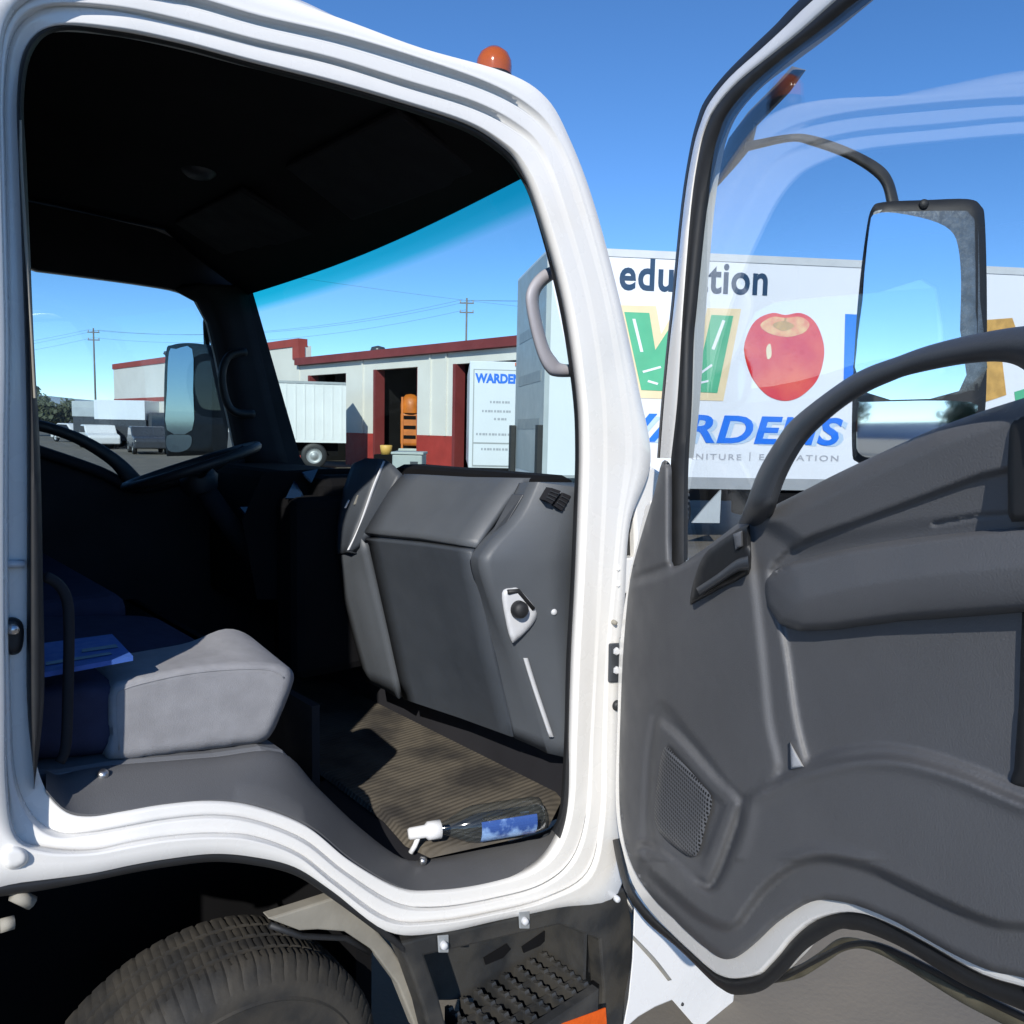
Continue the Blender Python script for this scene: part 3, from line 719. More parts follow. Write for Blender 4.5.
# driver's door grab rail and window ledge
rail2('left_grab_rail', [(20, 416), (48, 422), (80, 433), (108, 448), (128, 463), (146, 482)], [(20, 428), (46, 433), (74, 443), (98, 457), (114, 470), (126, 488)], onY, 1.80, 0.02, M['black'], truck)
mb = MB(); mb.tube([onY(p[0], p[1], 1.82) for p in cr([(10, 442), (60, 458), (100, 472), (140, 488), (200, 474), (250, 458)], 4, False)], .02, 8); mb.build('left_window_ledge', M['dark'], truck, True)

# ------------------------------------------------------------------ passenger seat
seat = empty('passenger_seat', (0.45, 0.45, 1.03))
seat.parent = truck; seat.matrix_parent_inverse = Matrix.Translation(-WLOC[truck.name])
SY = 0.155
so_ = [(111, 761), (108, 735), (107, 705), (109, 690), (116, 681), (135, 676), (165, 670), (200, 664), (240, 661), (270, 662), (287, 666), (294, 676), (290, 692), (282, 712), (273, 732), (262, 742), (235, 746), (180, 753)]
out = np.array(cr(so_, 4))
def pxof(p):
    d = p - CAM; return 512 + F * d.dot(rt) / d.dot(fw), 512 - F * d.dot(up) / d.dot(fw)
def seatback(p):
    x, y = pxof(p)
    k_ = max(0.0, min(1.0, (712 - y) / 30.0))
    return p + Vector((0, .145, .034 * k_ * math.exp(-((x - 262) / 34.0) ** 2)))
bol = pillow('bolster', out, lambda x, y, h: onY(x, y, SY + .022 - h), 0.0, 0.022, 9, 4, M['fabric'], seat, back=seatback)
seam = [(119, 750), (117, 700), (124, 689), (165, 678), (200, 672), (240, 669), (270, 670), (284, 678)]
mb = MB(); mb.tube([onY(p[0], p[1], SY + .001) for p in cr(seam, 4, False)], .002, 6); mb.build('piping', M['fabric'], bol, True)
sc_ = np.array(cr([(16, 756), (14, 705), (24, 690), (60, 683), (108, 680), (150, 678), (200, 674), (250, 674), (264, 682), (266, 704), (258, 725), (240, 738), (120, 752)], 4))
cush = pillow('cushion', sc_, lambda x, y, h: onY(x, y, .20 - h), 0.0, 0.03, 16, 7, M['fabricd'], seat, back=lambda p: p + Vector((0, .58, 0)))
base = [onY(x, y, .26) for x, y in sc_]
mb = MB(); mb.box((0.02, .22, 1.26), (0.22, .80, 2.0)); mb.build('backrest', M['fabric'], seat, bevel=0.05, segs=3)
mb = MB(); mb.box((0.06, .36, 2.02), (0.17, .64, 2.16)); mb.build('headrest', M['fabric'], seat, bevel=0.04, segs=3)
# driver's side bench cushion and lever beside the seat
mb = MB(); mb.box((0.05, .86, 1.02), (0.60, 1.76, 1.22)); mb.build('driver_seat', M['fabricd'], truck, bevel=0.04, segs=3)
mb = MB(); mb.tube([onY(p[0], p[1], .10) for p in cr([(60, 762), (66, 745), (68, 690), (69, 630), (67, 600), (58, 584), (44, 576)], 3, False)], .008, 8); mb.build('seat_belt_stalk', M['dark'], truck, True)

# things lying in the cab
zs = onY(150, 640, .3).z
bk = empty('booklet', tuple(onZ(88, 652, 1.262)), 'blue printed booklet lying on the passenger seat in the shade', 'booklet')
zz = 1.262
mb = MB(); mb.prism([onZ(x, y, zz) for x, y in [(36, 644), (112, 634), (133, 656), (36, 674)]], lambda p: p - Vector((0, 0, .008))); mb.build('cover', M['paper'], bk)
for q in ([(82, 649), (116, 644), (118, 647), (82, 652)], [(46, 662), (110, 652), (112, 654), (46, 665)]):
    mb = MB(); mb.prism([onZ(x, y, zz + .0015) for x, y in q], lambda p: p - Vector((0, 0, .001))); mb.build('print', M['navy'], bk)
fm = [(250, 690), (300, 668), (396, 694), (470, 722), (520, 748), (566, 775), (562, 800), (548, 828), (520, 838), (430, 858), (405, 846), (384, 822), (300, 760)]
ms = pillow('floor_mat', fm, lambda x, y, h: onZ(x, y, ZF + .004 + h), 0.0, 0.012, 6, 9, M['mat'], None, back=-.003)
tag(ms, 'dusty brown ribbed rubber mat on the cab floor under the dashboard', 'floor mat')
bt = empty('plastic_bottle', tuple(onZ(480, 830, ZF)), 'clear plastic bottle with blue label and white spray head lying on the floor mat', 'bottle')
b0 = onZ(408, 834, ZF + .062); b1 = onZ(541, 813, ZF + .062); ax = (b1 - b0); Lb = ax.length
mb = MB(); mb.lathe([(.010, Lb * .22), (.014, Lb * .26), (.022, Lb * .32), (.036, Lb * .42), (.040, Lb * .48), (.040, Lb * .94), (.036, Lb * .99), (.020, Lb), (0, Lb)], b0, ax, 28); body_b = mb.build('bottle_body', M['bottlep'], bt, True)
mb = MB(); axn = ax.normalized(); tow = (CAM - b0); tow = (tow - axn * tow.dot(axn)).normalized(); oth = axn.cross(tow)
if oth.z < 0: oth = -oth
for k in range(10):
    q0, q1 = -1.5 + k * .15, -1.5 + (k + 1) * .15
    mb.add([b0 + ax * u + (tow * math.cos(q) + oth * math.sin(q)) * .0413 for u, q in ((.5, q0), (.92, q0), (.92, q1), (.5, q1))], [(0, 1, 2, 3)])
lab = mb.build('label', mat('blue_label', (0.03, 0.075, 0.26), 0.25, 0.5, 20, col2=(0.22, 0.36, 0.62), fac=(0.40, 0.52)), bt, True)
mb = MB(); mb.lathe([(0, 0), (.010, 0), (.013, .004), (.014, Lb * .12), (.020, Lb * .14), (.021, Lb * .23), (.012, Lb * .24)], b0, ax, 20); mb.build('cap', M['carw'], bt, True)
mb = MB(); mb.tube([b0 + ax * .10 + Vector((0, 0, .01)), b0 + ax * .05 + Vector((0, 0, -.03)), b0 + ax * .02 + Vector((0, 0, -.045))], .006, 8); mb.build('trigger', M['carw'], bt, True)

# pillar details: striker, hinges, bolts
mb = MB()
pillow('striker', cr([(2, 622), (12, 617), (22, 622), (24, 636), (21, 651), (12, 655), (3, 650), (0, 636)], 3), lambda x, y, h: onY(x, y, .05 - h), 0, .014, 5, 3, M['black'], truck)
mb = MB(); mb.lathe([(0, .01), (.006, .01), (.008, 0), (.008, -.02)], onY(12, 629, .035), (0.2, -1, 0), 14); mb.build('striker_pin', M['metal'], truck, True)
mb = MB(); mb.tube([onY(4, 564, .045), onY(24, 564, .045)], .006, 8); mb.build('pillar_clip', M['silver'], truck, True)
hg = empty('door_hinge', tuple(onY(614, 662, 0.0)))
hg.parent = truck; hg.matrix_parent_inverse = Matrix.Translation(-WLOC[truck.name])
def plate(poly, y, th, material, nm, parent=truck, bev=.002):
    mb = MB(); mb.prism([onY(x, yy, y) for x, yy in poly], lambda p: p + Vector((0, th, 0))); return mb.build(nm, material, parent, bevel=bev)
plate([(611, 644), (640, 642), (640, 682), (610, 683)], -.008, .05, M['greyd'], 'leaf', hg, .004)
for yy in (651, 670):
    mb = MB(); mb.lathe([(0, .008), (.007, .008), (.008, .005), (.010, .004), (.010, 0)], onY(616, yy, -.009), (-.2, -1, 0), 6); mb.build('nut', M['silver'], hg)
mb = MB(); mb.tube([onY(622, 638, -.012), onY(621, 690, -.012)], .007, 10); mb.build('pin', M['rail'], hg, True)
h2 = plate([(612, 560), (640, 557), (640, 592), (612, 595)], .002, .04, M['paint'], 'upper_hinge', truck, .004)
for yy in (568, 584):
    mb = MB(); mb.lathe([(0, .006), (.006, .006), (.008, .002), (.008, 0)], onY(617, yy, .001), (-.2, -1, 0), 6); mb.build('nut', M['paint'], h2)
for (px, py, r_) in [(616, 705, .013), (613, 622, .006)]:
    mb = MB(); mb.lathe([(0, .012), (r_ * .8, .012), (r_, .006), (r_, -.02)], onY(px, py, -.002), (-.2, -1, 0), 14); mb.build('hinge_bolt', M['black'] if r_ > .01 else M['beige'], truck, True)
# rear lower body plug and bracket at the far left
pillow('body_plug', cr([(2, 852), (14, 846), (26, 850), (29, 860), (20, 868), (6, 868)], 3), lambda x, y, h: onY(x, y, -.001 - h), 0, .010, 6, 3, M['paint'], truck)
mb = MB(); mb.tube([onY(14, 894, .02), onY(32, 903, .02)], .010, 8); mb.build('mount_bracket', M['beige'], truck, True)
mb = MB(); mb.tube([onY(0, 926, .02), onY(14, 922, .02)], .010, 8); mb.build('mount_bracket', M['beige'], truck, True)

# amber marker lamp on the roof
ml = empty('marker_lamp', tuple(onY(494, 70, .12)))
ml.parent = truck; ml.matrix_parent_inverse = Matrix.Translation(-WLOC[truck.name])
pl = onY(494, 68, .12); rad_ = 18 / F * (pl - CAM).dot(fw)
mb = MB(); mb.lathe([(0, rad_ * 1.1), (rad_ * .45, rad_ * 1.0), (rad_ * .8, rad_ * .72), (rad_ * .97, rad_ * .35), (rad_ * 1.0, 0), (rad_ * .97, -.02)], pl, (0.0, 0, 1), 28); mb.build('lens', M['amber'], ml, True)
mb = MB(); mb.lathe([(rad_ * .9, -.012), (rad_ * 1.02, -.016), (rad_ * 1.05, -.06), (0, -.06)], pl, (0, 0, 1), 24); mb.build('base', M['black'], ml, True)

# ------------------------------------------------------------------ wheel, arch, chassis, step
R_T = 0.328
WX = onY(205, 950, .2).x + .0
wh = empty('front_wheel', (WX, .2, R_T))
wh.parent = truck; wh.matrix_parent_inverse = Matrix.Translation(-WLOC[truck.name])
prof = [(.17, .0), (.235, -.012), (.262, -.014), (.266, -.018), (.270, -.014), (.285, -.013), (.296, -.008), (R_T - .020, .004), (R_T - .008, .014), (R_T, .030), (R_T + .001, .052), (R_T - .013, .054), (R_T - .013, .062), (R_T + .001, .064), (R_T + .002, .096), (R_T - .013, .098), (R_T - .013, .106), (R_T + .002, .108),
        (R_T + .002, .140), (R_T - .013, .142), (R_T - .013, .150), (R_T + .001, .152), (R_T, .182), (R_T - .004, .20), (.312, .212), (.28, .222), (.17, .21)]
NT = 420
V = []; Fs = []
for k in range(NT):
    for j, (r_, h) in enumerate(prof):
        q = 2 * math.pi * k / NT; rr_ = r_
        if R_T - .006 < r_:
            ph = (k + j // 2 * 3) % 6
            if ph == 0: rr_ = r_ - .004
        if abs(r_ - (R_T - .008)) < .0005 or abs(r_ - (R_T - .020)) < .0005:
            if k % 6 == 0: rr_ = r_ - .003
        V.append(Vector((WX + math.sin(q + h * .4) * rr_, .085 + h, R_T + math.cos(q + h * .4) * rr_)))
LP = len(prof)
for k in range(NT):
    for j in range(LP - 1):
        Fs.append((k * LP + j, k * LP + j + 1, ((k + 1) % NT) * LP + j + 1, ((k + 1) % NT) * LP + j))
mk('tyre', V, Fs, M['tyre'], wh, True, angle=24)
mb = MB(); mb.lathe([(.175, .10), (.175, .0), (.165, -.004), (.15, .02), (.10, .05), (.09, .02), (.0, .02)], (WX, .09, R_T), (0, 1, 0), 40); mb.build('rim', M['rail'], wh, True)
# rubber lip under the arch and the dark wheel housing
AR = [(-80, 893), (20, 881), (88, 872), (132, 863), (168, 857), (212, 852), (252, 855), (294, 865), (332, 889), (386, 929), (405, 945)]
AR2 = [(x, y + 10 + (3 if x < 50 else 0)) for x, y in AR]
rail2('arch_lip', AR, AR2, onY, .014, .010, M['black'], truck)
a = cr(AR, 4, False)
pa = [onY(x, y + 2, .03) for x, y in a]
gridmesh('wheel_housing', [pa, [p + Vector((0, .25, .02)) for p in pa], [p + Vector((0, .62, .02)) for p in pa]], M['under'], truck, solid=.008, soff=0)
mb = MB(); mb.box((-0.6, .64, .25), (1.7, .70, .69)); mb.box((-.12, .06, .30), (-.09, .66, 1.0)); mb.box((.86, .20, .10), (.90, .64, .72)); mb.build('chassis_frame', M['under'], truck)
bp_ = [(268, 919), (300, 909), (340, 896), (350, 902), (372, 925), (392, 948), (412, 980), (436, 1030), (416, 1030), (398, 985), (372, 950), (345, 932), (318, 930), (300, 931), (284, 925)]
mb = MB(); mb.prism([onY(x, y, .075) for x, y in bp_], lambda p: p + Vector((0, .03, 0))); mb.build('fender_bracket', M['beige'], truck, bevel=.004)
mb = MB(); mb.tube([onY(x, y, .09) for x, y in [(270, 925), (300, 936), (345, 938), (370, 952)]], .006, 8); mb.build('brake_hose', M['black'], truck, True)
st = empty('entry_step', tuple(onZ(520, 1000, .36)))
st.parent = truck; st.matrix_parent_inverse = Matrix.Translation(-WLOC[truck.name])
frm = [(398, 944), (432, 935), (470, 928), (545, 911), (600, 896), (626, 889), (632, 920), (634, 960), (630, 1000), (618, 1060), (602, 1060), (604, 990), (600, 940), (560, 925), (470, 946), (425, 956), (440, 1000), (455, 1060), (436, 1060), (424, 1010), (410, 970)]
mb = MB(); mb.prism([onY(x, y, .006) for x, y in frm], lambda p: p + Vector((0, .05, 0))); mb.build('step_frame', M['blackstep'], st, bevel=.006)
bk_ = [(415, 935), (600, 885), (640, 900), (650, 1090), (430, 1090)]
mb = MB(); mb.prism([onY(x, y, .15) for x, y in [(402, 930), (590, 880), (612, 900), (600, 985), (450, 1000), (420, 1000)]], lambda p: p + Vector((0, .01, 0))); bkp = mb.build('step_back_panel', M['blackstep'], st)
# top flange joining frame to the body, and the right cheek
mb = MB(); mb.box((1.392, .008, .20), (1.402, .17, onY(600, 900, .03).z - .012)); mb.build('step_cheek', M['blackstep'], st)
gridmesh('step_hood', [[onY(400, 946, .03), onY(470, 930, .03), onY(600, 898, .03)], [onY(405, 940, .155), onY(470, 926, .155), onY(590, 892, .155)]], M['blackstep'], st, sub=2, solid=.006, soff=0)
for q in ([(484, 958), (507, 944), (511, 949), (503, 958), (486, 965)], [(522, 947), (545, 931), (549, 937), (540, 946), (524, 953)]):
    mb = MB(); mb.prism([onY(x, y, .146) for x, y in q], lambda p: p + Vector((0, .003, 0))); mb.build('drain_hole', M['under'], st)
for (px, py, yy) in [(443, 944, 0.0), (524, 920, 0.0), (616, 898, 0.0), (597, 955, .06)]:
    plate([(px - 5, py - 8), (px + 6, py - 9), (px + 6, py + 9), (px - 4, py + 9)], yy, .004, M['rail'], 'clip', st) if py > 900 and px < 600 and px != 597 else None
    mb = MB(); mb.lathe([(0, .012), (.006, .012), (.008, .008), (.008, 0)], onY(px, py, yy), (-.3, -1, 0), 14); mb.build('bolt', M['silver'], st, True)
ZS = .305
T00 = onZ(455, 985, ZS); T01 = onZ(595, 960, ZS)
x0_, x1_ = 0.98, 1.37; y0_, y1_ = -.055, .15
mb = MB(); mb.box((x0_ - .02, y0_ + .01, ZS - .07), (x1_, y1_, ZS - .055)); mb.build('step_floor', M['dark'], st)
mb = MB()
nb = 9
for k in range(nb + 1):
    x = x0_ + (x1_ - x0_) * k / nb
    mb.box((x - .005, y0_ + .02, ZS - .045), (x + .005, y1_ - .01, ZS))
    for t in range(7):
        y = y0_ + .03 + t * .024
        mb.add([(x - .007, y, ZS - .001), (x + .007, y, ZS - .001), (x + .007, y + .017, ZS - .001), (x - .007, y + .017, ZS - .001), (x - .006, y + .004, ZS + .006), (x + .006, y + .004, ZS + .006), (x + .006, y + .013, ZS + .003), (x - .006, y + .013, ZS + .003)],
               [(4, 5, 6, 7), (0, 1, 5, 4), (1, 2, 6, 5), (2, 3, 7, 6), (3, 0, 4, 7)])
for y in (y0_ + .07, y0_ + .135): mb.box((x0_, y - .005, ZS - .04), (x1_, y + .005, ZS - .004))
mb.box((x0_ - .02, y0_, ZS - .09), (x1_ + .01, y0_ + .022, ZS + .003))
mb.build('step_tread', M['blackstep'], st)
p = onY(568, 1024, y0_ - .003)
mb = MB(); mb.prism([onY(x, y, y0_ - .002) for x, y in [(562, 1024), (606, 1008), (607, 1024), (566, 1048)]], lambda p: p + Vector((0, .004, 0))); mb.build('reflector', M['orange'], st, bevel=.001)

# white bumper end below the door
bmp = [(634, 905), (690, 915), (728, 945), (736, 975), (732, 1020), (722, 1034), (704, 1034), (692, 1024), (672, 1001), (655, 1008), (638, 1018), (622, 1032), (628, 1000), (632, 960)]
mb = MB(); mb.prism([onY(x, y, -.07) for x, y in bmp], lambda p: p + Vector((0.10, .078, 0))); bo = mb.build('bumper_end', M['paint'], truck, bevel=.005, segs=2)
rail2('bumper_crease', [(633, 935), (655, 958), (672, 980)], [(633, 940), (652, 961), (668, 981)], onY, -.07, .003, M['beige'], bo)
mb = MB(); mb.lathe([(0, .004), (.004, .004), (.005, 0)], onY(682, 1004, -.07), (0, -1, 0), 10); mb.build('bolt', M['black'], bo, True)

# ================================================================== THE OPEN DOOR
door = empty('cab_door', tuple(HINGE + Vector((0, 0, 1.0))))
door.parent = truck; door.matrix_parent_inverse = Matrix.Translation(-WLOC[truck.name])
uvD = lambda v: ((v - HINGE).dot(DD), v.z)
EX = [(1084, 1006), (1090, 700), (1088, 380)]
TOPT = [(1024, 398), (980, 412), (934, 429), (896, 446), (859, 463), (830, 477), (807, 489), (775, 505), (742, 521), (720, 537), (695, 555), (674, 566)]
SAIL = [(672, 540), (672, 480), (670, 464), (662, 462)]
LEFT = [(655, 490), (640, 540), (630, 580), (624, 640), (621, 700), (619, 780), (622, 830), (633, 868), (652, 897)]
BOT = [(674, 919), (690, 935), (708, 950), (720, 958), (731, 959), (742, 954), (758, 941), (777, 923), (804, 905), (824, 900), (855, 905), (896, 922), (947, 951), (988, 970), (1024, 978), (1060, 990)]
OUT = BOT + EX + TOPT + SAIL + LEFT
NP = np.array
P_arm = NP([(765, 578), (790, 563), (850, 548), (920, 537), (1024, 527), (1120, 518), (1120, 606), (1024, 613), (900, 622), (830, 630), (800, 631), (780, 624), (766, 606), (761, 590)], float)
P_sail = NP([(672, 440), (672, 566), (630, 580), (600, 560), (640, 440)], float)
P_front = NP([(600, 600), (632, 581), (672, 566), (745, 520), (752, 540), (764, 640), (772, 720), (780, 775), (740, 800), (690, 740), (655, 716), (640, 880), (600, 880)], float)
P_pocket = NP([(772, 560), (850, 520), (1100, 470), (1100, 800), (1024, 792), (960, 768), (900, 752), (850, 753), (812, 765), (805, 768), (792, 720), (782, 650), (772, 600)], float)
P_lower = NP([(742, 800), (760, 785), (800, 767), (850, 755), (900, 754), (960, 770), (1024, 797), (1120, 830), (1120, 935), (1024, 931), (985, 925), (930, 901), (880, 877), (850, 867), (820, 863), (795, 870), (770, 888), (752, 910), (740, 926), (725, 931), (700, 921), (672, 898), (630, 856), (650, 840), (700, 880), (716, 880), (736, 830)], float)
P_spk = NP([(656, 722), (668, 724), (684, 738), (715, 772), (742, 800), (738, 818), (714, 880), (700, 884), (672, 868), (650, 840), (648, 780)], float)
P_top = NP([(744, 518), (807, 489), (859, 463), (934, 429), (1024, 398), (1120, 360), (1120, 520), (1024, 527), (920, 536), (850, 547), (800, 556)], float)
P_spk = np.array(cr([tuple(p) for p in P_spk], 4))
P_lower = np.array(cr([tuple(p) for p in P_lower], 4))
P_front = np.array(cr([tuple(p) for p in P_front], 4))
P_pocket = np.array(cr([tuple(p) for p in P_pocket], 4))
L_slot = NP([(848, 549), (900, 542), (960, 534)], float)
L_seam = NP([(935, 524), (980, 516), (1024, 514)], float)
L_edge = NP([(622, 845), (650, 876), (672, 898)], float)
def hdoor(a):
    h = np.full(len(a), 0.030)
    h += 0.009 * sstep(sd(a, P_front), -3, 9)
    h -= 0.010 * sstep(sd(a, P_pocket), 0, 9)
    # the moulded roll under the window
    d = sd(a, P_top)
    h += 0.020 * sstep(d, -2, 20) * np.clip(1 - (a[:, 1] - (760 - 0.36 * a[:, 0] + 0)) / 140.0, 0, 1)
    dl = sd(a, P_lower); h += 0.022 * sstep(dl, -2, 10)
    # rounded lip along its upper edge
    h += 0.004 * np.exp(-((dl - 10) / 7.0) ** 2) * (a[:, 1] < 860)
    h += 0.014 * sstep(sd(a, P_spk), -2, 8) - 0.006 * sstep(sd(a, P_spk), 13, 21)
    h -= 0.004 * np.exp(-(sdist(a, L_seam, False)[0] / 2.0) ** 2)
    h += 0.006 * sstep(sd(a, P_sail), 0, 6)
    # rolled rim of the whole panel
    ro = sdist(a, NP(OUT, float))[0]
    h -= 0.018 * (1 - np.sqrt(np.clip(1 - (1 - np.clip(ro / 8, 0, 1)) ** 2, 0, 1)))
    return h
outl = cr(OUT, 3)
trim = relief('door_trim', outl, onD, hdoor, 2.5, 0.004, M['grey'], door)
armo = np.array(cr([tuple(p) for p in P_arm], 4))
A_bot = NP([(1130, 606), (1024, 613), (900, 622), (830, 631), (800, 632), (778, 625), (764, 606), (760, 588)], float)
A_top = NP([(758, 590), (765, 577), (790, 562), (850, 547), (920, 536), (1024, 526), (1130, 517)], float)
def qr(x): return np.sqrt(np.clip(1 - (1 - np.clip(x, 0, 1)) ** 2, 0, 1))
def harm(a):
    db, _ = sdist(a, A_bot, False); dt_, _ = sdist(a, A_top, False)
    h = 0.014 + 0.043 * np.minimum(0.45 + 0.55 * qr(db / 46), 1) * qr(db / 9) * (0.6 + 0.4 * np.clip(dt_ / 40, 0, 1)) * qr(dt_ / 7)
    h -= 0.005 * np.exp(-(sdist(a, L_slot, False)[0] / 1.6) ** 2)
    return h
arm = relief('armrest', armo, onD, harm, 2.5, 0.006, M['grey'], door)
# speaker grille
pillow('speaker_grille', cr([(664, 748), (676, 756), (700, 782), (712, 800), (706, 824), (696, 856), (676, 848), (656, 826), (656, 790)], 4), onD, 0.046, 0.050, 8, 4, M['mesh'], door, uvproj=uvD)
# inner handle
bz = pillow('handle_bezel', cr([(690, 603), (694, 580), (704, 555), (722, 540), (746, 525), (750, 532), (751, 568), (742, 578), (718, 590), (696, 602)], 3), onD, 0.040, 0.048, 6, 3, M['black'], door)
rail2('pull_lever', [(696, 588), (716, 575), (736, 560), (748, 556)], [(700, 596), (720, 583), (738, 572), (749, 570)], onD, 0.055, 0.012, M['greyd'], bz)
pillow('lock_button', [(733, 534), (743, 530), (744, 546), (735, 551)], onD, 0.045, 0.056, 3, 2, M['grey2'], bz)
# grab rail
rail2('grab_rail', [(728, 545), (742, 514), (758, 472), (776, 441), (794, 418), (838, 384), (866, 368), (896, 357), (930, 345), (975, 334), (1024, 326), (1080, 322), (1120, 340), (1130, 390)],
      [(762, 545), (774, 512), (784, 482), (797, 456), (812, 435), (840, 410), (866, 393), (890, 382), (913, 374), (964, 364), (1002, 362), (1024, 370), (1040, 388), (1046, 430)], lambda x, y, h: onD(x, y, h - max(0, y - 505) * .0022 * (x < 800)), 0.052, 0.026, M['greyd'], door)
# dark pieces along the rear edge of the trim
pillow('edge_recess', [(1007, 430), (1012, 418), (1050, 405), (1050, 520), (1012, 522), (1008, 515)], onD, 0.040, 0.048, 5, 4, M['black'], door)
pillow('edge_recess', [(1022, 612), (1060, 606), (1060, 800), (1022, 790), (1008, 786), (1014, 770), (1019, 700)], onD, 0.020, 0.027, 6, 4, M['black'], door)
pillow('pale_wedge', [(790, 742), (804, 767), (791, 769)], onD, 0.036, 0.040, 2, 2, M['silver'], door)  # small pale wedge laid on the trim
rail2('scuff', [(853, 716), (872, 721)], [(855, 713), (873, 717)], onD, 0.0185, .0008, M['silver'], door)

# white door shell: trace just outside the trim, then bridge to the outer skin
WB = [(622, 850), (632, 884), (650, 912), (674, 937), (690, 952), (708, 968), (720, 976), (734, 979), (756, 975), (766, 966), (777, 954), (790, 938), (811, 921), (838, 913), (860, 914), (879, 920), (905, 932), (934, 948), (982, 975), (1024, 988), (1070, 1002)]
WIN = [(622, 850), (635, 874), (653, 899)] 
shell = WB + [(1098, 1008), (1104, 700), (1100, 385), (1040, 398), (934, 436), (859, 470), (775, 512), (700, 560), (666, 574), (650, 500), (636, 545), (626, 590), (619, 650), (617, 720), (615, 790), (617, 825)]
sh = cr(shell, 3)
def shellpt(c, h): return onD(c[0], c[1], h)
fl = [onD(c[0], c[1], 0.006) for c in sh]
mb = MB(); L = len(fl)
mb.v = fl + [p - DN * 0.028 for p in fl] + [p - DN * 0.062 for p in fl]
cxy = sum((p for p in fl), Vector()) / L
mb.f = [tuple(range(L))] + [(i, i + L, (i + 1) % L + L, (i + 1) % L) for i in range(L)] + [(i + L, i + 2 * L, (i + 1) % L + 2 * L, (i + 1) % L + L) for i in range(L)] + [tuple(range(3 * L - 1, 2 * L - 1, -1))]
mb.mi = [0] * len(mb.f)
shell_o = mk('door_shell', mb.v, mb.f, M['paint'], door, False, bevel=0.004)
# black seal that runs round the lower edge
SB = [(612, 840), (624, 888), (645, 920), (674, 945), (690, 960), (708, 978), (720, 988), (735, 995), (759, 992), (774, 983), (787, 971), (798, 958), (811, 946), (838, 930), (852, 930), (865, 932), (890, 942), (913, 954), (964, 985), (1024, 1011), (1075, 1030)]
WS = [(620, 838), (630, 882), (649, 911), (674, 936), (690, 951), (708, 967), (720, 975), (734, 978), (756, 974), (766, 965), (777, 953), (790, 937), (811, 920), (838, 912), (860, 913), (879, 919), (905, 931), (934, 947), (982, 974), (1024, 987), (1070, 1001)]
rail2('door_seal', SB, WS, onD, -0.012, 0.014, M['black'], door, n=4)
# second, outer seal lip seen under the arch
rail2('outer_seal', [(764, 984), (785, 980), (820, 962), (850, 948), (880, 950), (930, 974), (990, 1006), (1040, 1030)], [(762, 976), (783, 973), (818, 955), (850, 941), (882, 943), (932, 966), (994, 998), (1044, 1022)], onD, -0.055, 0.006, M['black'], door)

rail2('arch_liner', [(768, 972), (796, 966), (818, 953), (840, 938), (865, 940), (900, 955), (960, 988), (1010, 1012), (1050, 1032)], [(770, 984), (800, 978), (824, 964), (845, 951), (868, 950), (905, 968), (960, 1002), (1010, 1028), (1050, 1050)], onD, -0.058, 0.006, mat('olive_liner', (0.13, 0.115, 0.075), 0.7, 0.4, 20), door)

# window frame and glass
E0 = [(657, 458), (661, 404), (667, 341), (671, 305), (681, 205), (690, 148), (697, 120), (705, 100), (725, 74), (753, 46), (775, 25), (797, 2), (850, -46), (960, -130), (1040, -165), (1095, -120), (1110, 0), (1112, 390)]
W0 = [(660, 458), (664, 404), (670, 341), (674, 306), (684, 206), (693, 150), (701, 122), (710, 102), (730, 77), (760, 50), (785, 27), (811, 2), (864, -42), (968, -118), (1036, -150), (1086, -110), (1100, 0), (1102, 390)]
W1 = [(671, 458), (677, 404), (681, 341), (683, 307), (691, 207), (699, 153), (706, 127), (717, 106), (738, 82), (770, 56), (800, 32), (833, 3), (884, -40), (980, -108), (1034, -134), (1074, -100), (1088, 0), (1090, 390)]
G0 = [(688, 458), (691, 404), (693, 341), (696, 308), (706, 210), (715, 162), (724, 136), (733, 117), (756, 90), (792, 58), (828, 32), (870, 0), (918, -40), (992, -88), (1030, -108), (1056, -80), (1066, 0), (1070, 390)]
def strip(name, A, B, ha, hb, th, material, parent=door, mid=None):
    a = cr(A, 4, False); b_ = cr(B, 4, False)
    rows = [[onD(p[0], p[1], ha) for p in a]]
    for t in (0.2, .5, .8):
        rows.append([onD(*(p * (1 - t) + q * t), ha + (hb - ha) * t + (mid or 0) * (1 if t == .5 else .8)) for p, q in zip(a, b_)])
    rows.append([onD(p[0], p[1], hb) for p in b_])
    rows = [[p - DN * th for p in rows[0]]] + rows + [[p - DN * th for p in rows[-1]]]
    return gridmesh(name, rows, material, parent, angle=60)
strip('window_frame', W0, W1, 0.0, 0.004, 0.05, M['paint'], mid=.004)
strip('frame_seal', E0, W0, -0.016, -0.004, 0.03, M['black'], mid=.004)
GB = [(671, 566)] + [(x, y) for x, y in G0]
strip('window_channel', [(671, 575), (671, 500)] + W1, [(687, 560), (687, 500)] + G0, 0.004, -0.018, 0.002, M['black'], mid=.006)
gp = [(680, 580)] + [(x + (-6), y - 4) for x, y in G0] + [(1070, 420), (934, 450), (859, 485), (775, 530)]
def onG(x, y):
    p = onD(x, y, -0.03)
    for _ in range(3): p = onD(x, y, -0.040 + (p.z - 1.35) * .040)
    return p
mb = MB(); mb.prism([onG(x, y) for x, y in gp], lambda p: p - DN * 0.004); mb.build('door_glass', M['glass_door'], door)

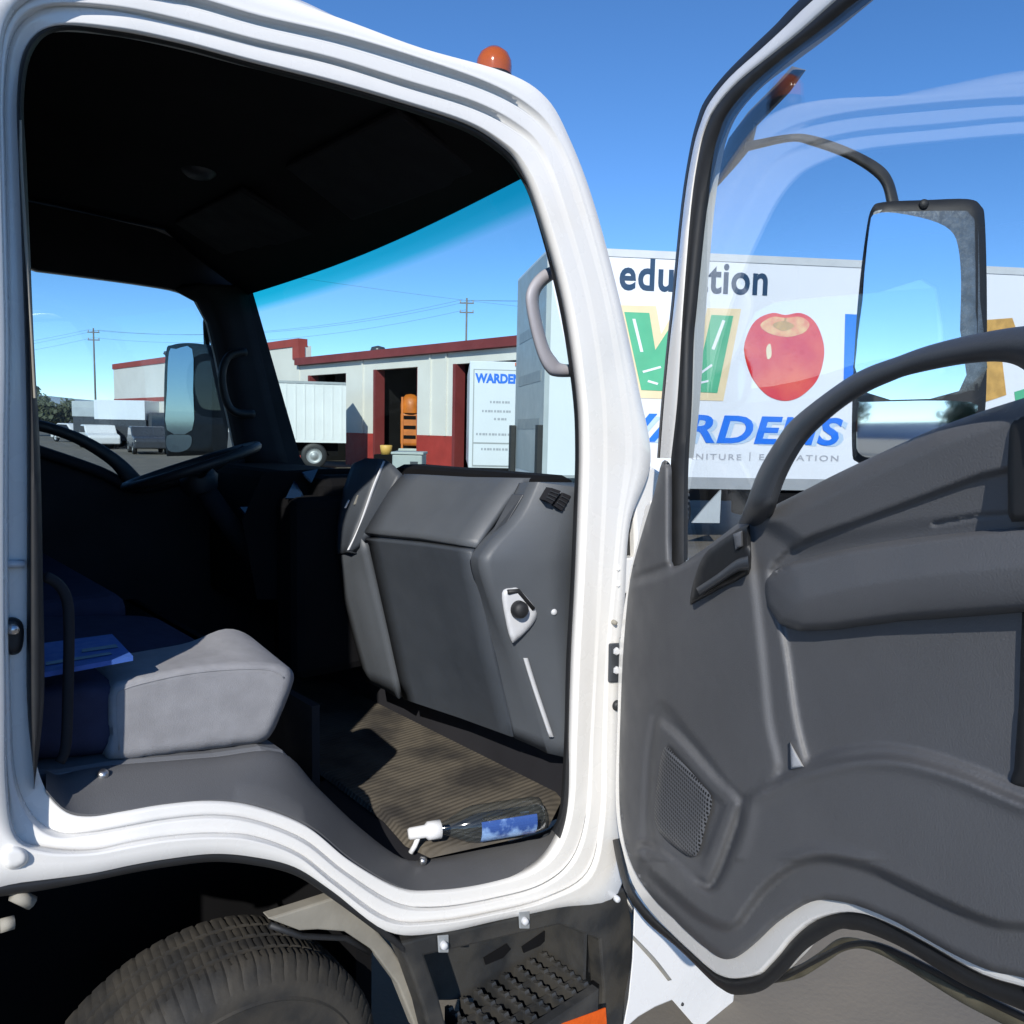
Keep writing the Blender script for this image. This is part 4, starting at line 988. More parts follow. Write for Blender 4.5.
# mirror carried on the outside of the door
mir = empty('side_mirror', tuple(atd(920, 330, 1.5)))
mir.parent = truck; mir.matrix_parent_inverse = Matrix.Translation(-WLOC[truck.name])
mp = atd(920, 330, 1.5); mn = Vector((-0.748, -0.664, 0.0)).normalized()
onM = lambda x, y, h: onplane(x, y, mp + mn * h, mn)
mo = cr([(858, 300), (866, 232), (872, 208), (884, 202), (925, 200), (968, 199), (981, 206), (985, 222), (987, 300), (986, 400), (980, 440), (974, 456), (950, 462), (880, 466), (857, 462), (852, 448), (853, 380)], 4)
mcen = onM(920, 330, 0)
def backm(p): return mcen + (p - mcen) * .80 - mn * 0.075
mh = pillow('mirror_housing', mo, onM, -0.012, 0.004, 5, 7, M['black'], mir, back=backm)
pts = [mcen + (onM(x, y, -0.07) - mcen) * .78 for x, y in mo]
mb = MB(); c_ = sum(pts, Vector()) / len(pts); mb.prism(pts, lambda p: c_ + (p - c_) * .75 - mn * .05); mb.build('mirror_back', M['black'], mir)
pillow('mirror_surround', cr([(864, 300), (872, 222), (880, 210), (920, 207), (966, 206), (975, 212), (978, 226), (980, 300), (978, 392), (861, 392)], 3), onM, 0.003, .0046, 3, 8, M['mirgrey'], mir)
def flatm(name, pts, onf, nn, h, th, material, parent):
    mb = MB(); mb.prism([onf(x, y, h) for x, y in pts], lambda p: p - nn * th); return mb.build(name, material, parent)
flatm('mirror_glass', cr([(863, 300), (870, 226), (876, 214), (896, 213), (930, 220), (950, 230), (958, 246), (961, 280), (960, 330), (959, 391), (862, 391)], 3), onM, mn, .0065, .003, M['mirror'], mir)
flatm('convex_mirror', cr([(859, 405), (868, 402), (970, 402), (972, 420), (966, 444), (950, 454), (880, 458), (860, 454), (857, 440)], 4), onM, mn, .0065, .003, M['mirror'], mir)
rail2('mirror_stay', [(745, 142), (790, 134), (815, 136), (850, 148), (880, 164), (893, 180), (900, 206)], [(745, 152), (790, 142), (812, 146), (845, 158), (870, 173), (882, 186), (887, 206)], lambda x, y, h: atd(x, y, 1.46 + (x - 745) * .0004 + h), 0.0, 0.014, M['blackstep'], mir)
pillow('mirror_bracket', [(708, 196), (716, 170), (729, 138), (748, 112), (776, 84), (792, 66), (806, 70), (790, 92), (757, 126), (752, 147), (738, 164), (720, 184)], lambda x, y, h: onD(x, y, -0.085 + h), 0.0, 0.012, 6, 5, mat('bracket_grey', (0.16, 0.15, 0.14), 0.6), mir, back=-.02)
p = onM(924, 204, .006); mb = MB(); mb.lathe([(0, .003), (.008, .003), (.009, 0)], p, mn, 14); mb.build('clip', M['black'], mir, True)

# ================================================================== GROUND AND FAR SETTING
mb = MB(); S_ = 3000
mb.add([(-S_, -S_, 0), (S_, -S_, 0), (S_, S_, 0), (-S_, S_, 0)], [(0, 1, 2, 3)])
g = mb.build('ground', M['asphalt']); tag(g, kind='structure')
def gp_(px, d):           # a point on the ground below a picture column at a given depth
    p = atd(px, 480, d); return Vector((p.x, p.y, 0.0))
def frame(o, ux, uy):
    ux = ux.normalized(); uy = uy.normalized()
    return lambda v: o + ux * v[0] + uy * v[1] + Vector((0, 0, v[2]))
def hz(deg): # horizontal direction, degrees to the right of the view axis
    return AH * math.cos(R(deg)) + RH * math.sin(R(deg))
# low ridge far away on the left
def ridge(name, d, a0, a1, hmax, seed):
    rnd = random.Random(seed); mb = MB(); pts = []
    n = 40
    for i in range(n + 1):
        t = i / n; a_ = a0 + (a1 - a0) * t
        p = Vector((CAM.x, CAM.y, 0)) + hz(a_) * d
        pts.append((p, hmax * (0.55 + 0.3 * math.sin(t * 7 + seed) + 0.15 * math.sin(t * 19)) * min(1, 6 * t, 6 * (1 - t)) + 1))
    V = []; 
    for p, h in pts:
        q = (p - Vector((CAM.x, CAM.y, 0))).normalized()
        V += [p, p + q * (h * 1.5) + Vector((0, 0, h)), p + q * (h * 6)]
    Fs = []
    for i in range(n):
        Fs += [(3 * i, 3 * i + 3, 3 * i + 4, 3 * i + 1), (3 * i + 1, 3 * i + 4, 3 * i + 5, 3 * i + 2)]
    o = mk(name, V, Fs, M['hill'], None, True); return tag(o, kind='structure')
ridge('hills', 1700, 80, 250, 45, 5)  # added unseen ridge, right and rear; hides the yellow horizon in the mirrors
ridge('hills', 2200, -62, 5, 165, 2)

def text_mesh(name, body, u0, u1, z0, z1, fr, off, material, parent, shear=0.0, bold=0.0, thick=0.004, space=1.0):
    """lettering fitted to a rectangle of the plane (u, z); fr maps (u, depth, z) to the world"""
    cu = bpy.data.curves.new(name, 'FONT'); cu.body = body; cu.size = 1; cu.shear = shear; cu.offset = bold; cu.space_character = space; cu.resolution_u = 4
    o = bpy.data.objects.new(name, cu); COL.objects.link(o)
    bpy.context.view_layer.update()
    me = bpy.data.meshes.new_from_object(o.evaluated_get(bpy.context.evaluated_depsgraph_get()))
    bpy.data.objects.remove(o)
    xs = [v.co.x for v in me.vertices]; ys = [v.co.y for v in me.vertices]
    x0, x1, y0, y1 = min(xs), max(xs), min(ys), max(ys)
    V = [fr((u0 + (v.co.x - x0) / (x1 - x0) * (u1 - u0), -off, z0 + (v.co.y - y0) / (y1 - y0) * (z1 - z0))) for v in me.vertices]
    Fs = [tuple(p.vertices) for p in me.polygons]
    n = (fr((0, -1, 0)) - fr((0, 0, 0)))
    bm = bmesh.new(); vv = [bm.verts.new(v) for v in V]
    for f in Fs:
        try: bm.faces.new([vv[i] for i in f])
        except ValueError: pass
    r_ = bmesh.ops.extrude_face_region(bm, geom=bm.faces[:])
    bmesh.ops.translate(bm, verts=[q for q in r_['geom'] if isinstance(q, bmesh.types.BMVert)], vec=n * thick)
    m2 = bpy.data.meshes.new(name); bm.to_mesh(m2); bm.free(); m2.materials.append(material)
    o = bpy.data.objects.new(name, m2); link(o, parent); return o

# ================================================================== BOX TRUCK WITH PRINTED SIDE
K = gp_(543, 11.5)
e1 = (RH * math.cos(R(6)) + AH * math.sin(R(6))).normalized(); e2 = (AH * math.cos(R(6)) - RH * math.sin(R(6))).normalized()
# nudge the end face so that it shows as much as in the photograph
bf = frame(K, e1, (e2 - RH * 0.07).normalized())
nb_ = -e2
def onB(px, py):       # -> (u, z) on the printed side
    p = onplane(px, py, K, nb_); return (p - K).dot(e1), p.z
BZ0 = onB(740, 488)[1]; BZ1 = onB(612, 250)[1]; BL_ = 8.2
bx = empty('box_truck', tuple(K + e1 * 4 + e2 * 1.2), 'white box truck with a large green W and red apple printed on its side', 'truck')
mb = MB(); mb.box((0, 0, BZ0), (BL_, 2.45, BZ1), bf); cargo = mb.build('cargo_box', M['box'], bx, bevel=.02)
mb = MB(); mb.box((-.004, .05, BZ0 + .14), (0.002, 2.40, BZ1 - .05), bf); endp = mb.build('end_door', M['boxend'], cargo)
for z in (BZ0 + .8, BZ0 + 1.5, BZ0 + 2.2):
    mb = MB(); mb.box((-.009, .3, z), (-.004, 2.1, z + .16), bf); mb.build('panel_band', M['rail'], cargo)
mb = MB(); mb.box((-.006, -.012, BZ0 - .02), (BL_ + .01, .006, BZ0 + .15), bf); mb.build('lower_rail', M['rail'], cargo)
mb = MB(); mb.box((-.006, -.012, BZ1 - .09), (BL_ + .01, .006, BZ1 + .015), bf); mb.build('upper_rail', M['railw'], cargo)
mb = MB(); mb.box((-.02, -.014, BZ0), (.05, .0, BZ1), bf); mb.build('corner_post', M['boxend'], cargo)
for (v0, v1) in ((.0, .16), (2.25, 2.42)):
    mb = MB(); mb.box((-.10, v0, BZ0 - .05), (-.012, v1, BZ0 + .86), bf); mb.build('corner_guard', M['black'], bx, bevel=.01)
bftext = bf
for k in range(1, 7):
    mb = MB(); mb.box((k * 1.22 - .012, -.003, BZ0 + .15), (k * 1.22 + .012, .002, BZ1 - .09), bf); mb.build('panel_seam', M['box'], cargo)
def T(body, pl, pr, pyt, pyb, off, material, shear=0.0, bold=0.0, name='lettering', space=1.0):
    ul, zl = onB(pl, pyb); ur, zr = onB(pr, pyb + (pr - pl) * .022); _, zt = onB(pl, pyt)
    return text_mesh(name, body, ul, ur, zl, zt, bftext, off, material, cargo, shear, bold, space=space)
T('education', 619, 767, 257, 290, .004, M['navy'], bold=.022, space=1.06)
T('WARDENS', 605, 846, 415, 442, .004, M['pale'], .2, .03, space=1.08)
T('WARDENS', 601, 841, 412, 441, .009, M['blue'], .2, .028, space=1.08)
T('FURNITURE', 671, 741, 453, 459, .004, M['greytext'], space=1.3, bold=.01); T('|', 749, 750, 452, 461, .004, M['greytext']); T('EDUCATION', 759, 838, 454, 460, .004, M['greytext'], space=1.3, bold=.01)
def PB(poly, off, material, name, th=.004):
    mb = MB(); mb.prism([bf((*(lambda q: (q[0], -off - th))(onB(x, y)), onB(x, y)[1])) for x, y in poly], lambda p: p + e2 * th); return mb.build(name, material, cargo)
W_ = [(624, 312), (649, 313), (655, 350), (668, 330), (688, 331), (702, 355), (711, 315), (733, 316), (717, 393), (693, 392), (679, 366), (664, 391), (641, 390)]
W_c = [(614, 305), (655, 306), (660, 334), (668, 320), (690, 321), (700, 338), (706, 308), (740, 309), (722, 401), (690, 400), (679, 380), (667, 399), (635, 398)]
PB([(x + 1, y) for x, y in W_c], .004, M['cream'], 'letter_backing'); PB(W_, .010, M['green'], 'letter')
for q in ([(632, 319), (635, 319), (643, 352), (640, 352)], [(642, 371), (660, 366), (661, 368), (643, 373)], [(648, 380), (658, 383), (657, 385), (647, 382)], [(722, 320), (725, 321), (714, 350), (711, 349)], [(700, 372), (711, 364), (712, 366), (701, 374)], [(694, 383), (708, 380), (708, 382), (695, 385)]):
    PB(q, .0145, M['box'], 'letter_print', .002)
ap = cr([(744, 352), (747, 335), (756, 320), (772, 313), (785, 315), (800, 313), (813, 320), (821, 335), (824, 354), (818, 378), (805, 393), (792, 400), (778, 400), (764, 393), (751, 376)], 4)
PB(ap, .004, M['apple'], 'apple')
PB(cr([(760, 325), (772, 317), (785, 318), (800, 317), (809, 324), (803, 333), (786, 337), (768, 333)], 4), .009, M['applec'], 'apple_hollow', .003)
PB(cr([(772, 325), (783, 321), (794, 326), (783, 331)], 4), .0125, M['gold'], 'apple_hollow', .003)
PB([(783, 326), (785, 326), (786, 318), (784, 318)], .016, M['gold'], 'apple_stem', .003)
PB(cr([(766, 348), (770, 344), (771, 356), (767, 359)], 3), .009, M['cream'], 'apple_highlight', .003)
PB([(845, 314), (868, 315), (866, 396), (843, 394)], .004, M['blue'], 'letter')
PB([(965, 330), (985, 320), (1012, 318), (1016, 330), (1000, 345), (1006, 395), (985, 402), (975, 395), (985, 350)], .004, M['gold'], 'letter')
PB([(1014, 392), (1040, 384), (1046, 400), (1016, 408)], .004, M['green'], 'letter')
# chassis under the box
mb = MB(); mb.box((.1, .7, .62), (BL_ + .4, .85, .86), bf); mb.box((.1, 1.6, .62), (BL_ + .4, 1.75, .86), bf); mb.box((.2, .15, .80), (BL_, 2.3, BZ0), bf); mb.build('chassis_rail', M['under'], bx)
def road_wheel(fr, u, v, r_, wdt, parent):
    o = fr((u, v, r_)); ax = fr((0, 1, 0)) - fr((0, 0, 0))
    mb = MB(); mb.lathe([(r_ * .6, 0), (r_ * .9, -.01), (r_ * .98, .02), (r_, .06), (r_, wdt - .05), (r_ * .9, wdt), (r_ * .6, wdt)], o, ax, 36); t_ = mb.build('wheel', M['black'], parent, True)
    mb = MB(); mb.lathe([(r_ * .6, .01), (r_ * .55, .05), (r_ * .3, .09), (r_ * .25, .04), (0, .04)], o, ax, 24); mb.build('rim', M['rail'], t_, True)
for (u, v) in ((.78, .05), (.78, 2.0), (1.78, .05), (1.78, 2.0), (7.4, .05), (7.4, 2.0)): road_wheel(bf, u, v, .48, .38, bx)
u_, z_ = onB(705, 515)
mb = MB(); mb.add([bf((u_ - .20, -.02, .35)), bf((u_ + .22, -.02, .35)), bf((u_ + .22, -.02, BZ0 - .03)), bf((u_ + .02, -.02, BZ0 - .25)), bf((u_ - .20, .02, .35)), bf((u_ + .22, .02, .35)), bf((u_ + .22, .02, BZ0 - .03)), bf((u_ + .02, .02, BZ0 - .25))],
   [(0, 1, 2, 3), (7, 6, 5, 4), (0, 4, 5, 1), (1, 5, 6, 2), (2, 6, 7, 3), (3, 7, 4, 0)]); mb.build('side_panel', M['boxend'], bx)
for k in range(6):
    mb = MB(); mb.box((u_ - 1.2, -.01, .40 + k * .085), (u_ - .25, .02, .44 + k * .085), bf); mb.build('side_guard_slat', M['cardark'], bx)
mb = MB(); mb.box((u_ + .6, .0, .45), (u_ + 1.6, .5, .80), bf); mb.build('fuel_tank', M['under'], bx, bevel=.05)
mb = MB(); mb.box((BL_ + .25, .1, .45), (BL_ + 2.0, 2.3, 2.5), bf); cb = mb.build('cab', M['box'], bx, bevel=.08)
mb = MB(); mb.box((BL_ + .8, .094, 1.5), (BL_ + 1.7, .11, 2.2), bf); mb.build('window', M['screen'], cb)
mb = MB(); mb.tube([bf((.2, .25, BZ0 - .1)), bf((-.12, .25, BZ0 - .12))], .03, 8); mb.build('rear_lamp', M['orange'], bx, True)

# ================================================================== WAREHOUSE WITH RED TRIM
FA = gp_(512, 27.1); FB = gp_(117, 57.6)
fu = (FB - FA); FLEN = fu.length; fu.normalize(); fv = Vector((-fu.y, fu.x, 0))
if fv.dot(AH) < 0: fv = -fv
wf = frame(FA, fu, fv)
def onF(px, py=430): 
    p = onplane(px, py, FA, fv); return (p - FA).dot(fu), p.z
wh_ = empty('warehouse', tuple(FA + fu * 15), 'long white warehouse with red trim, red wall base and dark open bays', 'warehouse')
HL = onF(430, 354)[1] ; u302, HT = onF(302, 338)
u302 = onF(300)[0]
def wall(u0, u1, z0, z1, material, name, v0=0.0, v1=.25, parent=wh_):
    mb = MB(); mb.box((u0, v0, z0), (u1, v1, z1), wf); return mb.build(name, material, parent)
bays = [(onF(346)[0], onF(309)[0], onF(346, 373)[1]), (onF(417)[0], onF(374)[0], onF(400, 368)[1]), (onF(520)[0], onF(453)[0], onF(470, 363)[1])]
U0 = -3.0
edges = [U0] + [x for b3 in bays[::-1] for x in (b3[0], b3[1])] + [u302]
HWN = 1.38
for i in range(0, len(edges), 2):
    wall(edges[i], edges[i + 1], HWN, HL, M['wallw'], 'wall'); wall(edges[i], edges[i + 1], 0, HWN, M['wallr'], 'wall_base', v0=-.02)
for (a_, b_, zt) in bays:
    wall(a_, b_, zt, HL, M['wallw'], 'lintel')
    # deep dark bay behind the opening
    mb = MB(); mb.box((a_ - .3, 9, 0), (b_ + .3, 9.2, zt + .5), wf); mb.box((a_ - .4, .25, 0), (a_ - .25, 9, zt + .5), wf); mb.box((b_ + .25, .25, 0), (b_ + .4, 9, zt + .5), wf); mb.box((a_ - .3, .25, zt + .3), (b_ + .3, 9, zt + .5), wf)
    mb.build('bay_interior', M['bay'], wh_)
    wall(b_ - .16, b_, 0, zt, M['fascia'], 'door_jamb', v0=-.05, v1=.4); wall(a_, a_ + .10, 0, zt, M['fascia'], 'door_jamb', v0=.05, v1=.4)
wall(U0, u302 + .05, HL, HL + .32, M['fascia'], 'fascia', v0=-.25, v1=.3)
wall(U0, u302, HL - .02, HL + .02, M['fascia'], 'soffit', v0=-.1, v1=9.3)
for px in (363, 430, 446):
    u = onF(px)[0]; mb = MB(); mb.box((u - .04, -.06, HWN), (u + .04, 0, HL), wf); mb.build('downpipe', M['wallw'], wh_)
# the tall far part
UE = FLEN
HB = onF(140, 398)[1]
wall(u302, UE, HB, HT - .35, M['wallw'], 'wall', v0=-.03); wall(u302, UE, 1.2, HB - .25, M['wallw'], 'wall', v0=-.03); wall(u302, UE, 0, 1.2, M['gwall'], 'wall_base', v0=-.05)
wall(u302, UE, HB - .25, HB, M['parapet'], 'wall_band', v0=-.06)
wall(u302 - .02, UE + .1, HT - .36, HT, M['parapet'], 'parapet', v0=-.08, v1=.4)
wall(u302 - .05, u302 + .55, HL + .3, HT - .36, M['parapet'], 'parapet_end', v0=-.08)
wall(u302, u302 + .2, HL, HT - .3, M['wallw'], 'side_wall', v0=.25, v1=.6)
wall(UE - .2, UE, 0, HT - .3, M['wallw'], 'side_wall', v0=.25, v1=14)
ud = onF(150, 440)[0]
wall(ud - .45, ud + .45, 0, 2.2, M['parapet'], 'door', v0=-.10, v1=0)
for (px, py, s_) in ((358, 350, .35), (152, 355, .30)):
    u, z = onF(px, py); mb = MB(); mb.lathe([(.0, s_), (s_ * .8, s_ * .8), (s_, s_ * .3), (s_ * .6, 0), (s_ * .5, -s_ * 1.0)], wf((u, 1.0, (HL if px > 300 else HT) + s_)), (0, 0, 1), 12); mb.build('roof_vent', M['cardark'], wh_, True)

# white semi-trailer standing in front of the first bay
tp = gp_(346, 31.0); tu = hz(-103.2); tl = 4.0; tu.normalize(); tv = Vector((-tu.y, tu.x, 0)); tv = tv if tv.dot(AH) > 0 else -tv
tf = frame(tp, tu, tv)
zt0 = onplane(340, 443, tp, tv).z; zt1 = onplane(344, 383, tp, tv).z
tr_ = empty('cargo_trailer', tuple(tp + tu * 3.5 + tv * 1.2), 'plain white cargo trailer parked in front of the warehouse bay', 'trailer')
mb = MB(); mb.box((0, 0, zt0), (tl, 2.5, zt1), tf); tb = mb.build('trailer_box', M['trailer'], tr_)
for k in range(22 if tl > 7 else 10):
    mb = MB(); u = .15 + k * .34; mb.box((u, -.02, zt0 + .12), (u + .05, 0, zt1 - .08), tf); mb.build('side_rib', M['trailer'], tb)
mb = MB(); mb.box((0, -.03, zt1 - .07), (tl, 0, zt1 + .02), tf); mb.build('top_rail', M['rail'], tb)
mb = MB(); mb.box((.3, .5, .5), (tl, 2.0, zt0 - .01), tf); mb.build('undercarriage', M['under'], tr_)
for u in (1.2, 2.4): road_wheel(tf, u, .05, .5, .4, tr_); road_wheel(tf, u, 2.0, .5, .4, tr_)
mb = MB(); mb.box((3.5, .3, .02), (3.65, .5, zt0), tf); mb.build('landing_leg', M['cardark'], tr_)

# smaller delivery truck backed into the second bay, rear door lettered
dp = gp_(468, 21.5); du = (RH * math.cos(R(4)) + AH * math.sin(R(4))).normalized(); dv = Vector((-du.y, du.x, 0)); dv = dv if dv.dot(AH) > 0 else -dv
df = frame(dp, du, dv)
def onDl(px, py):
    p = onplane(px, py, dp, -dv); return (p - dp).dot(du), p.z
zd1 = onDl(480, 361)[1]; zd0 = onDl(480, 468)[1]
dt = empty('lettered_delivery_truck', tuple(dp + du * 1.2 + dv * 3), 'white delivery truck seen from behind, blue lettering across its rear door', 'truck')
mb = MB(); mb.box((0, 0, zd0), (2.4, 5.5, zd1), df); db = mb.build('cargo_box', M['box'], dt, bevel=.02)
u0_, z0_ = onDl(473, 465); _, z1_ = onDl(473, 370)
mb = MB(); mb.box((u0_ - .03, -.012, z0_ - .03), (2.3, .0, z1_ + .03), df); mb.build('door_frame', M['rail'], db)
mb = MB(); mb.box((u0_, -.02, z0_), (2.26, -.005, z1_), df); rd = mb.build('roller_door', M['box'], db)
def TD(body, pl, pr, pyt, pyb, material, bold=0.0, shear=0.0, nm='lettering'):
    ul, zl = onDl(pl, pyb); ur, _ = onDl(pr, pyb); _, zt = onDl(pl, pyt)
    return text_mesh(nm, body, ul, ur, zl, zt, df, .021, material, db, shear, bold, .003)
TD('WARDENS', 475, 526, 373, 383, M['blue'], .05)
for (a_, b_, y_) in ((490, 511, 402), (482, 512, 411), (494, 508, 419), (476, 514, 434), (481, 508, 449)):
    u1_, zz_ = onDl(a_, y_); u2_, _ = onDl(b_, y_)
    mb = MB(); 
    n_l = int((b_ - a_) / 3)
    for k in range(n_l):
        w_ = (u2_ - u1_) / n_l
        mb.box((u1_ + k * w_, -.024, zz_ - .03), (u1_ + k * w_ + w_ * (.55 + .3 * ((k * 7) % 3) / 2), -.02, zz_ + .03), df)
    mb.build('small_print', M['greytext'], db)
_, zs_ = onDl(480, 443)
mb = MB(); mb.box((u0_, -.024, zs_ - .02), (2.26, -.02, zs_ + .02), df); mb.build('door_seam', M['rail'], db)
mb = MB(); mb.box((.1, -.3, .45), (2.3, .1, zd0 - .02), df); mb.build('rear_bumper', M['under'], dt, bevel=.02)
mb = MB(); mb.box((1.2, -.05, zd1 - .1), (1.3, -.01, zd1 - .02), df); mb.build('marker_lamp', M['orange'], dt)
for v in (1.2, 4.4): 
    for u in (.05, 1.95): 
        wfr = frame(dp, dv, du); road_wheel(wfr, v, u, .45, .35, dt)
mb = MB(); mb.box((.1, 5.6, .5), (2.3, 7.2, 2.3), df); mb.build('cab', M['box'], dt, bevel=.08)

# orange machine inside the bay
op = gp_(409, 33.5); zo1 = atd(409, 394, 33.5).z
mc = empty('orange_machine', tuple(op), 'orange lifting machine with a rounded hood standing inside the dark bay', 'machine')
mf = frame(op, RH, AH)
mb = MB(); mb.box((-.35, -.3, .9), (.45, .5, 2.3), mf); mb.build('body', M['machine'], mc, bevel=.12, segs=3)
mb = MB(); mb.lathe([(0, .5), (.25, .45), (.42, .25), (.46, 0), (.44, -.3)], mf((.08, .0, zo1 - .5)), (0, 0, 1), 18); mb.build('hood', M['machine'], mc, True)
for u in (-.3, .38):
    mb = MB(); mb.box((u, -.34, .1), (u + .08, -.22, 2.9), mf); mb.build('mast', M['machine'], mc)
for z in (1.2, 1.6, 2.0):
    mb = MB(); mb.box((-.2, -.33, z), (.3, -.31, z + .14), mf); mb.build('grille', M['under'], mc)
mb = MB(); mb.box((-.4, -.5, .1), (.5, .4, .8), mf); mb.build('skirt', M['bin'], mc, bevel=.05)
for u in (-.4, .25):
    mb = MB(); mb.lathe([(0, -.02), (.2, 0), (.28, .03), (.28, .15), (.1, .18)], mf((u, -.2, .28)), RH, 20); mb.build('wheel', M['black'], mc, True)
for (p0, p1) in (((388, 404), (402, 394)), ((386, 399), (394, 395))):
    pass
# pale cabinet, yellow pail
def qbox(px0, px1, py0, d, depth, name, material, label, cat, h=None, extra=None):
    a_ = gp_(px0, d); z1 = atd((px0 + px1) / 2, py0, d).z; wd = (px1 - px0) / F * d
    o = empty(name, tuple(a_), label, cat); q = frame(a_, RH, AH)
    mb = MB(); mb.box((0, 0, .08), (wd, depth, z1 - .06), q); mb.build('body', material, o, bevel=.03)
    mb = MB(); mb.box((-.03, -.03, z1 - .06), (wd + .03, depth + .03, z1), q); mb.build('lid', material, o, bevel=.015)
    mb = MB(); mb.box((wd * .6, -.02, z1 - .3), (wd * .85, 0, z1 - .22), q); mb.build('latch', M['cardark'], o)
    for u in (.04, wd - .14): 
        mb = MB(); mb.box((u, .05, 0), (u + .1, depth - .05, .08), q); mb.build('foot', M['cardark'], o)
    return o
qbox(392, 422, 452, 19, .9, 'tool_cabinet', M['bin'], 'pale grey-green metal cabinet standing before the red wall base', 'cabinet')
yb = gp_(386, 26.0); zy = atd(386, 445, 26).z
yo = empty('yellow_pail', tuple(yb), 'small yellow pail on a dark stand by the bay door', 'pail')
mb = MB(); mb.lathe([(0, zy), (.18, zy), (.2, zy - .02), (.17, zy - .3), (0, zy - .3)], yb, (0, 0, 1), 18); mb.build('pail', M['yellow'], yo, True)
mb = MB(); mb.box((-.35, -.3, 0), (.35, .3, zy - .3), frame(yb, RH, AH)); mb.build('stand', M['under'], yo, bevel=.02)

# far left: parked trucks and cars, poles, wires, trees
def small_truck(px, d, yaw, label, boxm, cabm, L_=6.0, H_=2.9, boxfrom=1.0):
    o_ = gp_(px, d); u = hz(90 + yaw); v = Vector((-u.y, u.x, 0)); v = v if v.dot(AH) > 0 else -v; q = frame(o_, u, v)
    o = empty('parked_truck', tuple(o_), label, 'truck', 'trucks parked at the far end of the lot')
    mb = MB(); mb.box((0, 0, boxfrom), (L_ * .68, 2.3, H_), q); mb.build('cargo_box', boxm, o, bevel=.03)
    mb = MB(); mb.box((L_ * .70, .1, .5), (L_, 2.2, H_ * .76), q); c_ = mb.build('cab', cabm, o, bevel=.12)
    mb = MB(); mb.box((L_ * .76, .085, H_ * .45), (L_ * .93, .12, H_ * .68), q); mb.build('window', M['screen'], c_)
    mb = MB(); mb.box((0.05, .02, .45), (L_ * .69, 2.28, boxfrom - .02), q); mb.build('chassis', M['cardark'], o, bevel=.02)
    for uu in (L_ * .18, L_ * .84): road_wheel(q, uu, .05, .45, .3, o); road_wheel(q, uu, 1.95, .45, .3, o)
    return o
small_truck(74, 52, 4, 'parked box truck with pale grey box at the far end, left of the pole', M['boxend'], M['cardark'], 3.6, 2.9, 1.9)
small_truck(96, 50, 8, 'parked box truck with white upper box beside the tall warehouse wall', M['box'], M['cardark'], 5.0, 2.95, 1.75)
def car(px, d, yaw, label, paint):
    o_ = gp_(px, d); u = hz(90 + yaw); v = Vector((-u.y, u.x, 0)); v = v if v.dot(AH) > 0 else -v; q = frame(o_, u, v)
    o = empty('parked_car', tuple(o_), label, 'car', 'cars parked at the far end of the lot')
    side = [(0, .3), (4.3, .3), (4.35, .7), (4.2, .85), (3.2, .95), (2.6, 1.4), (1.1, 1.42), (.4, .95), (0, .85)]
    mb = MB(); mb.prism([q((x, 0, z)) for x, z in side], lambda p: p + v * 1.7); b5 = mb.build('body', paint, o, bevel=.08, segs=3)
    mb = MB(); mb.prism([q((x, -.012, z)) for x, z in [(.7, .95), (3.0, .97), (2.55, 1.32), (1.15, 1.34)]], lambda p: p + v * .02); mb.build('side_window', M['screen'], b5)
    for x in (.8, 3.5): road_wheel(q, x, -.02, .31, .2, o); road_wheel(q, x, 1.5, .31, .2, o)
    return o
car(52, 62, 35, 'small white car parked beyond the truck bonnet line at far left', M['carw'])
car(80, 50, 55, 'white car with its nose turned towards the yard, in front of the parked trucks', M['carw'])
car(128, 44, 60, 'dark car parked against the grey wall base', M['cardark'])

def pole(px, pyt, d, label, arm=.5):
    b_ = gp_(px, d); zt = atd(px, pyt, d).z
    o = empty('utility_pole', tuple(b_), label, 'pole', 'utility poles behind the yard')
    mb = MB(); mb.tube([b_, b_ + Vector((0, 0, zt))], [.10, .06], 10); mb.build('mast', M['wood'], o, True)
    zz = []
    for k, dz in enumerate((.35, 1.0)):
        mb = MB(); c_ = b_ + Vector((0, 0, zt - dz)); mb.box((-arm, -.04, -.04), (arm, .04, .04), frame(c_, RH, AH)); mb.build('crossarm', M['wood'], o)
        for t in (-.9, 0, .9):
            mb = MB(); p = c_ + RH * arm * t; mb.lathe([(0, .2), (.05, .18), (.04, .06)], p, (0, 0, 1), 8); mb.build('insulator', M['rail'], o, True); zz.append(p + Vector((0, 0, .2)))
    return zz
pa_ = pole(98, 330, 70, 'tall wooden utility pole behind the parked trucks at far left')
pb_ = pole(464, 301, 58, 'wooden utility pole showing above the warehouse roof')
def wire(p, q, sag, label):
    mb = MB(); mb.tube([p.lerp(q, i / 14) - Vector((0, 0, sag * 4 * (i / 14) * (1 - i / 14))) for i in range(15)], .009, 5)
    o = mb.build('power_line', M['wire'], None, True); tag(o, label, 'cable', 'power lines behind the warehouse')
far_r = atd(900, 250, 80); far_l = atd(-260, 360, 110)
lab_w = 'thin black power line strung between the utility poles over the warehouse'
for i in (0, 2, 4): wire(pb_[i], pa_[i], 1.2, lab_w)
for i in (0, 2, 4): wire(pa_[i], far_l + Vector((0, 0, -i * .2)) + AH * i, 1.5, 'thin power line running left from the far pole')
for i in (0, 2): wire(pb_[i], far_r + AH * i, 1.5, 'thin power line running right from the pole above the warehouse')
wire(atd(238, 268, 60), atd(640, 318, 60), .3, 'single thin line crossing the sky in the windshield')

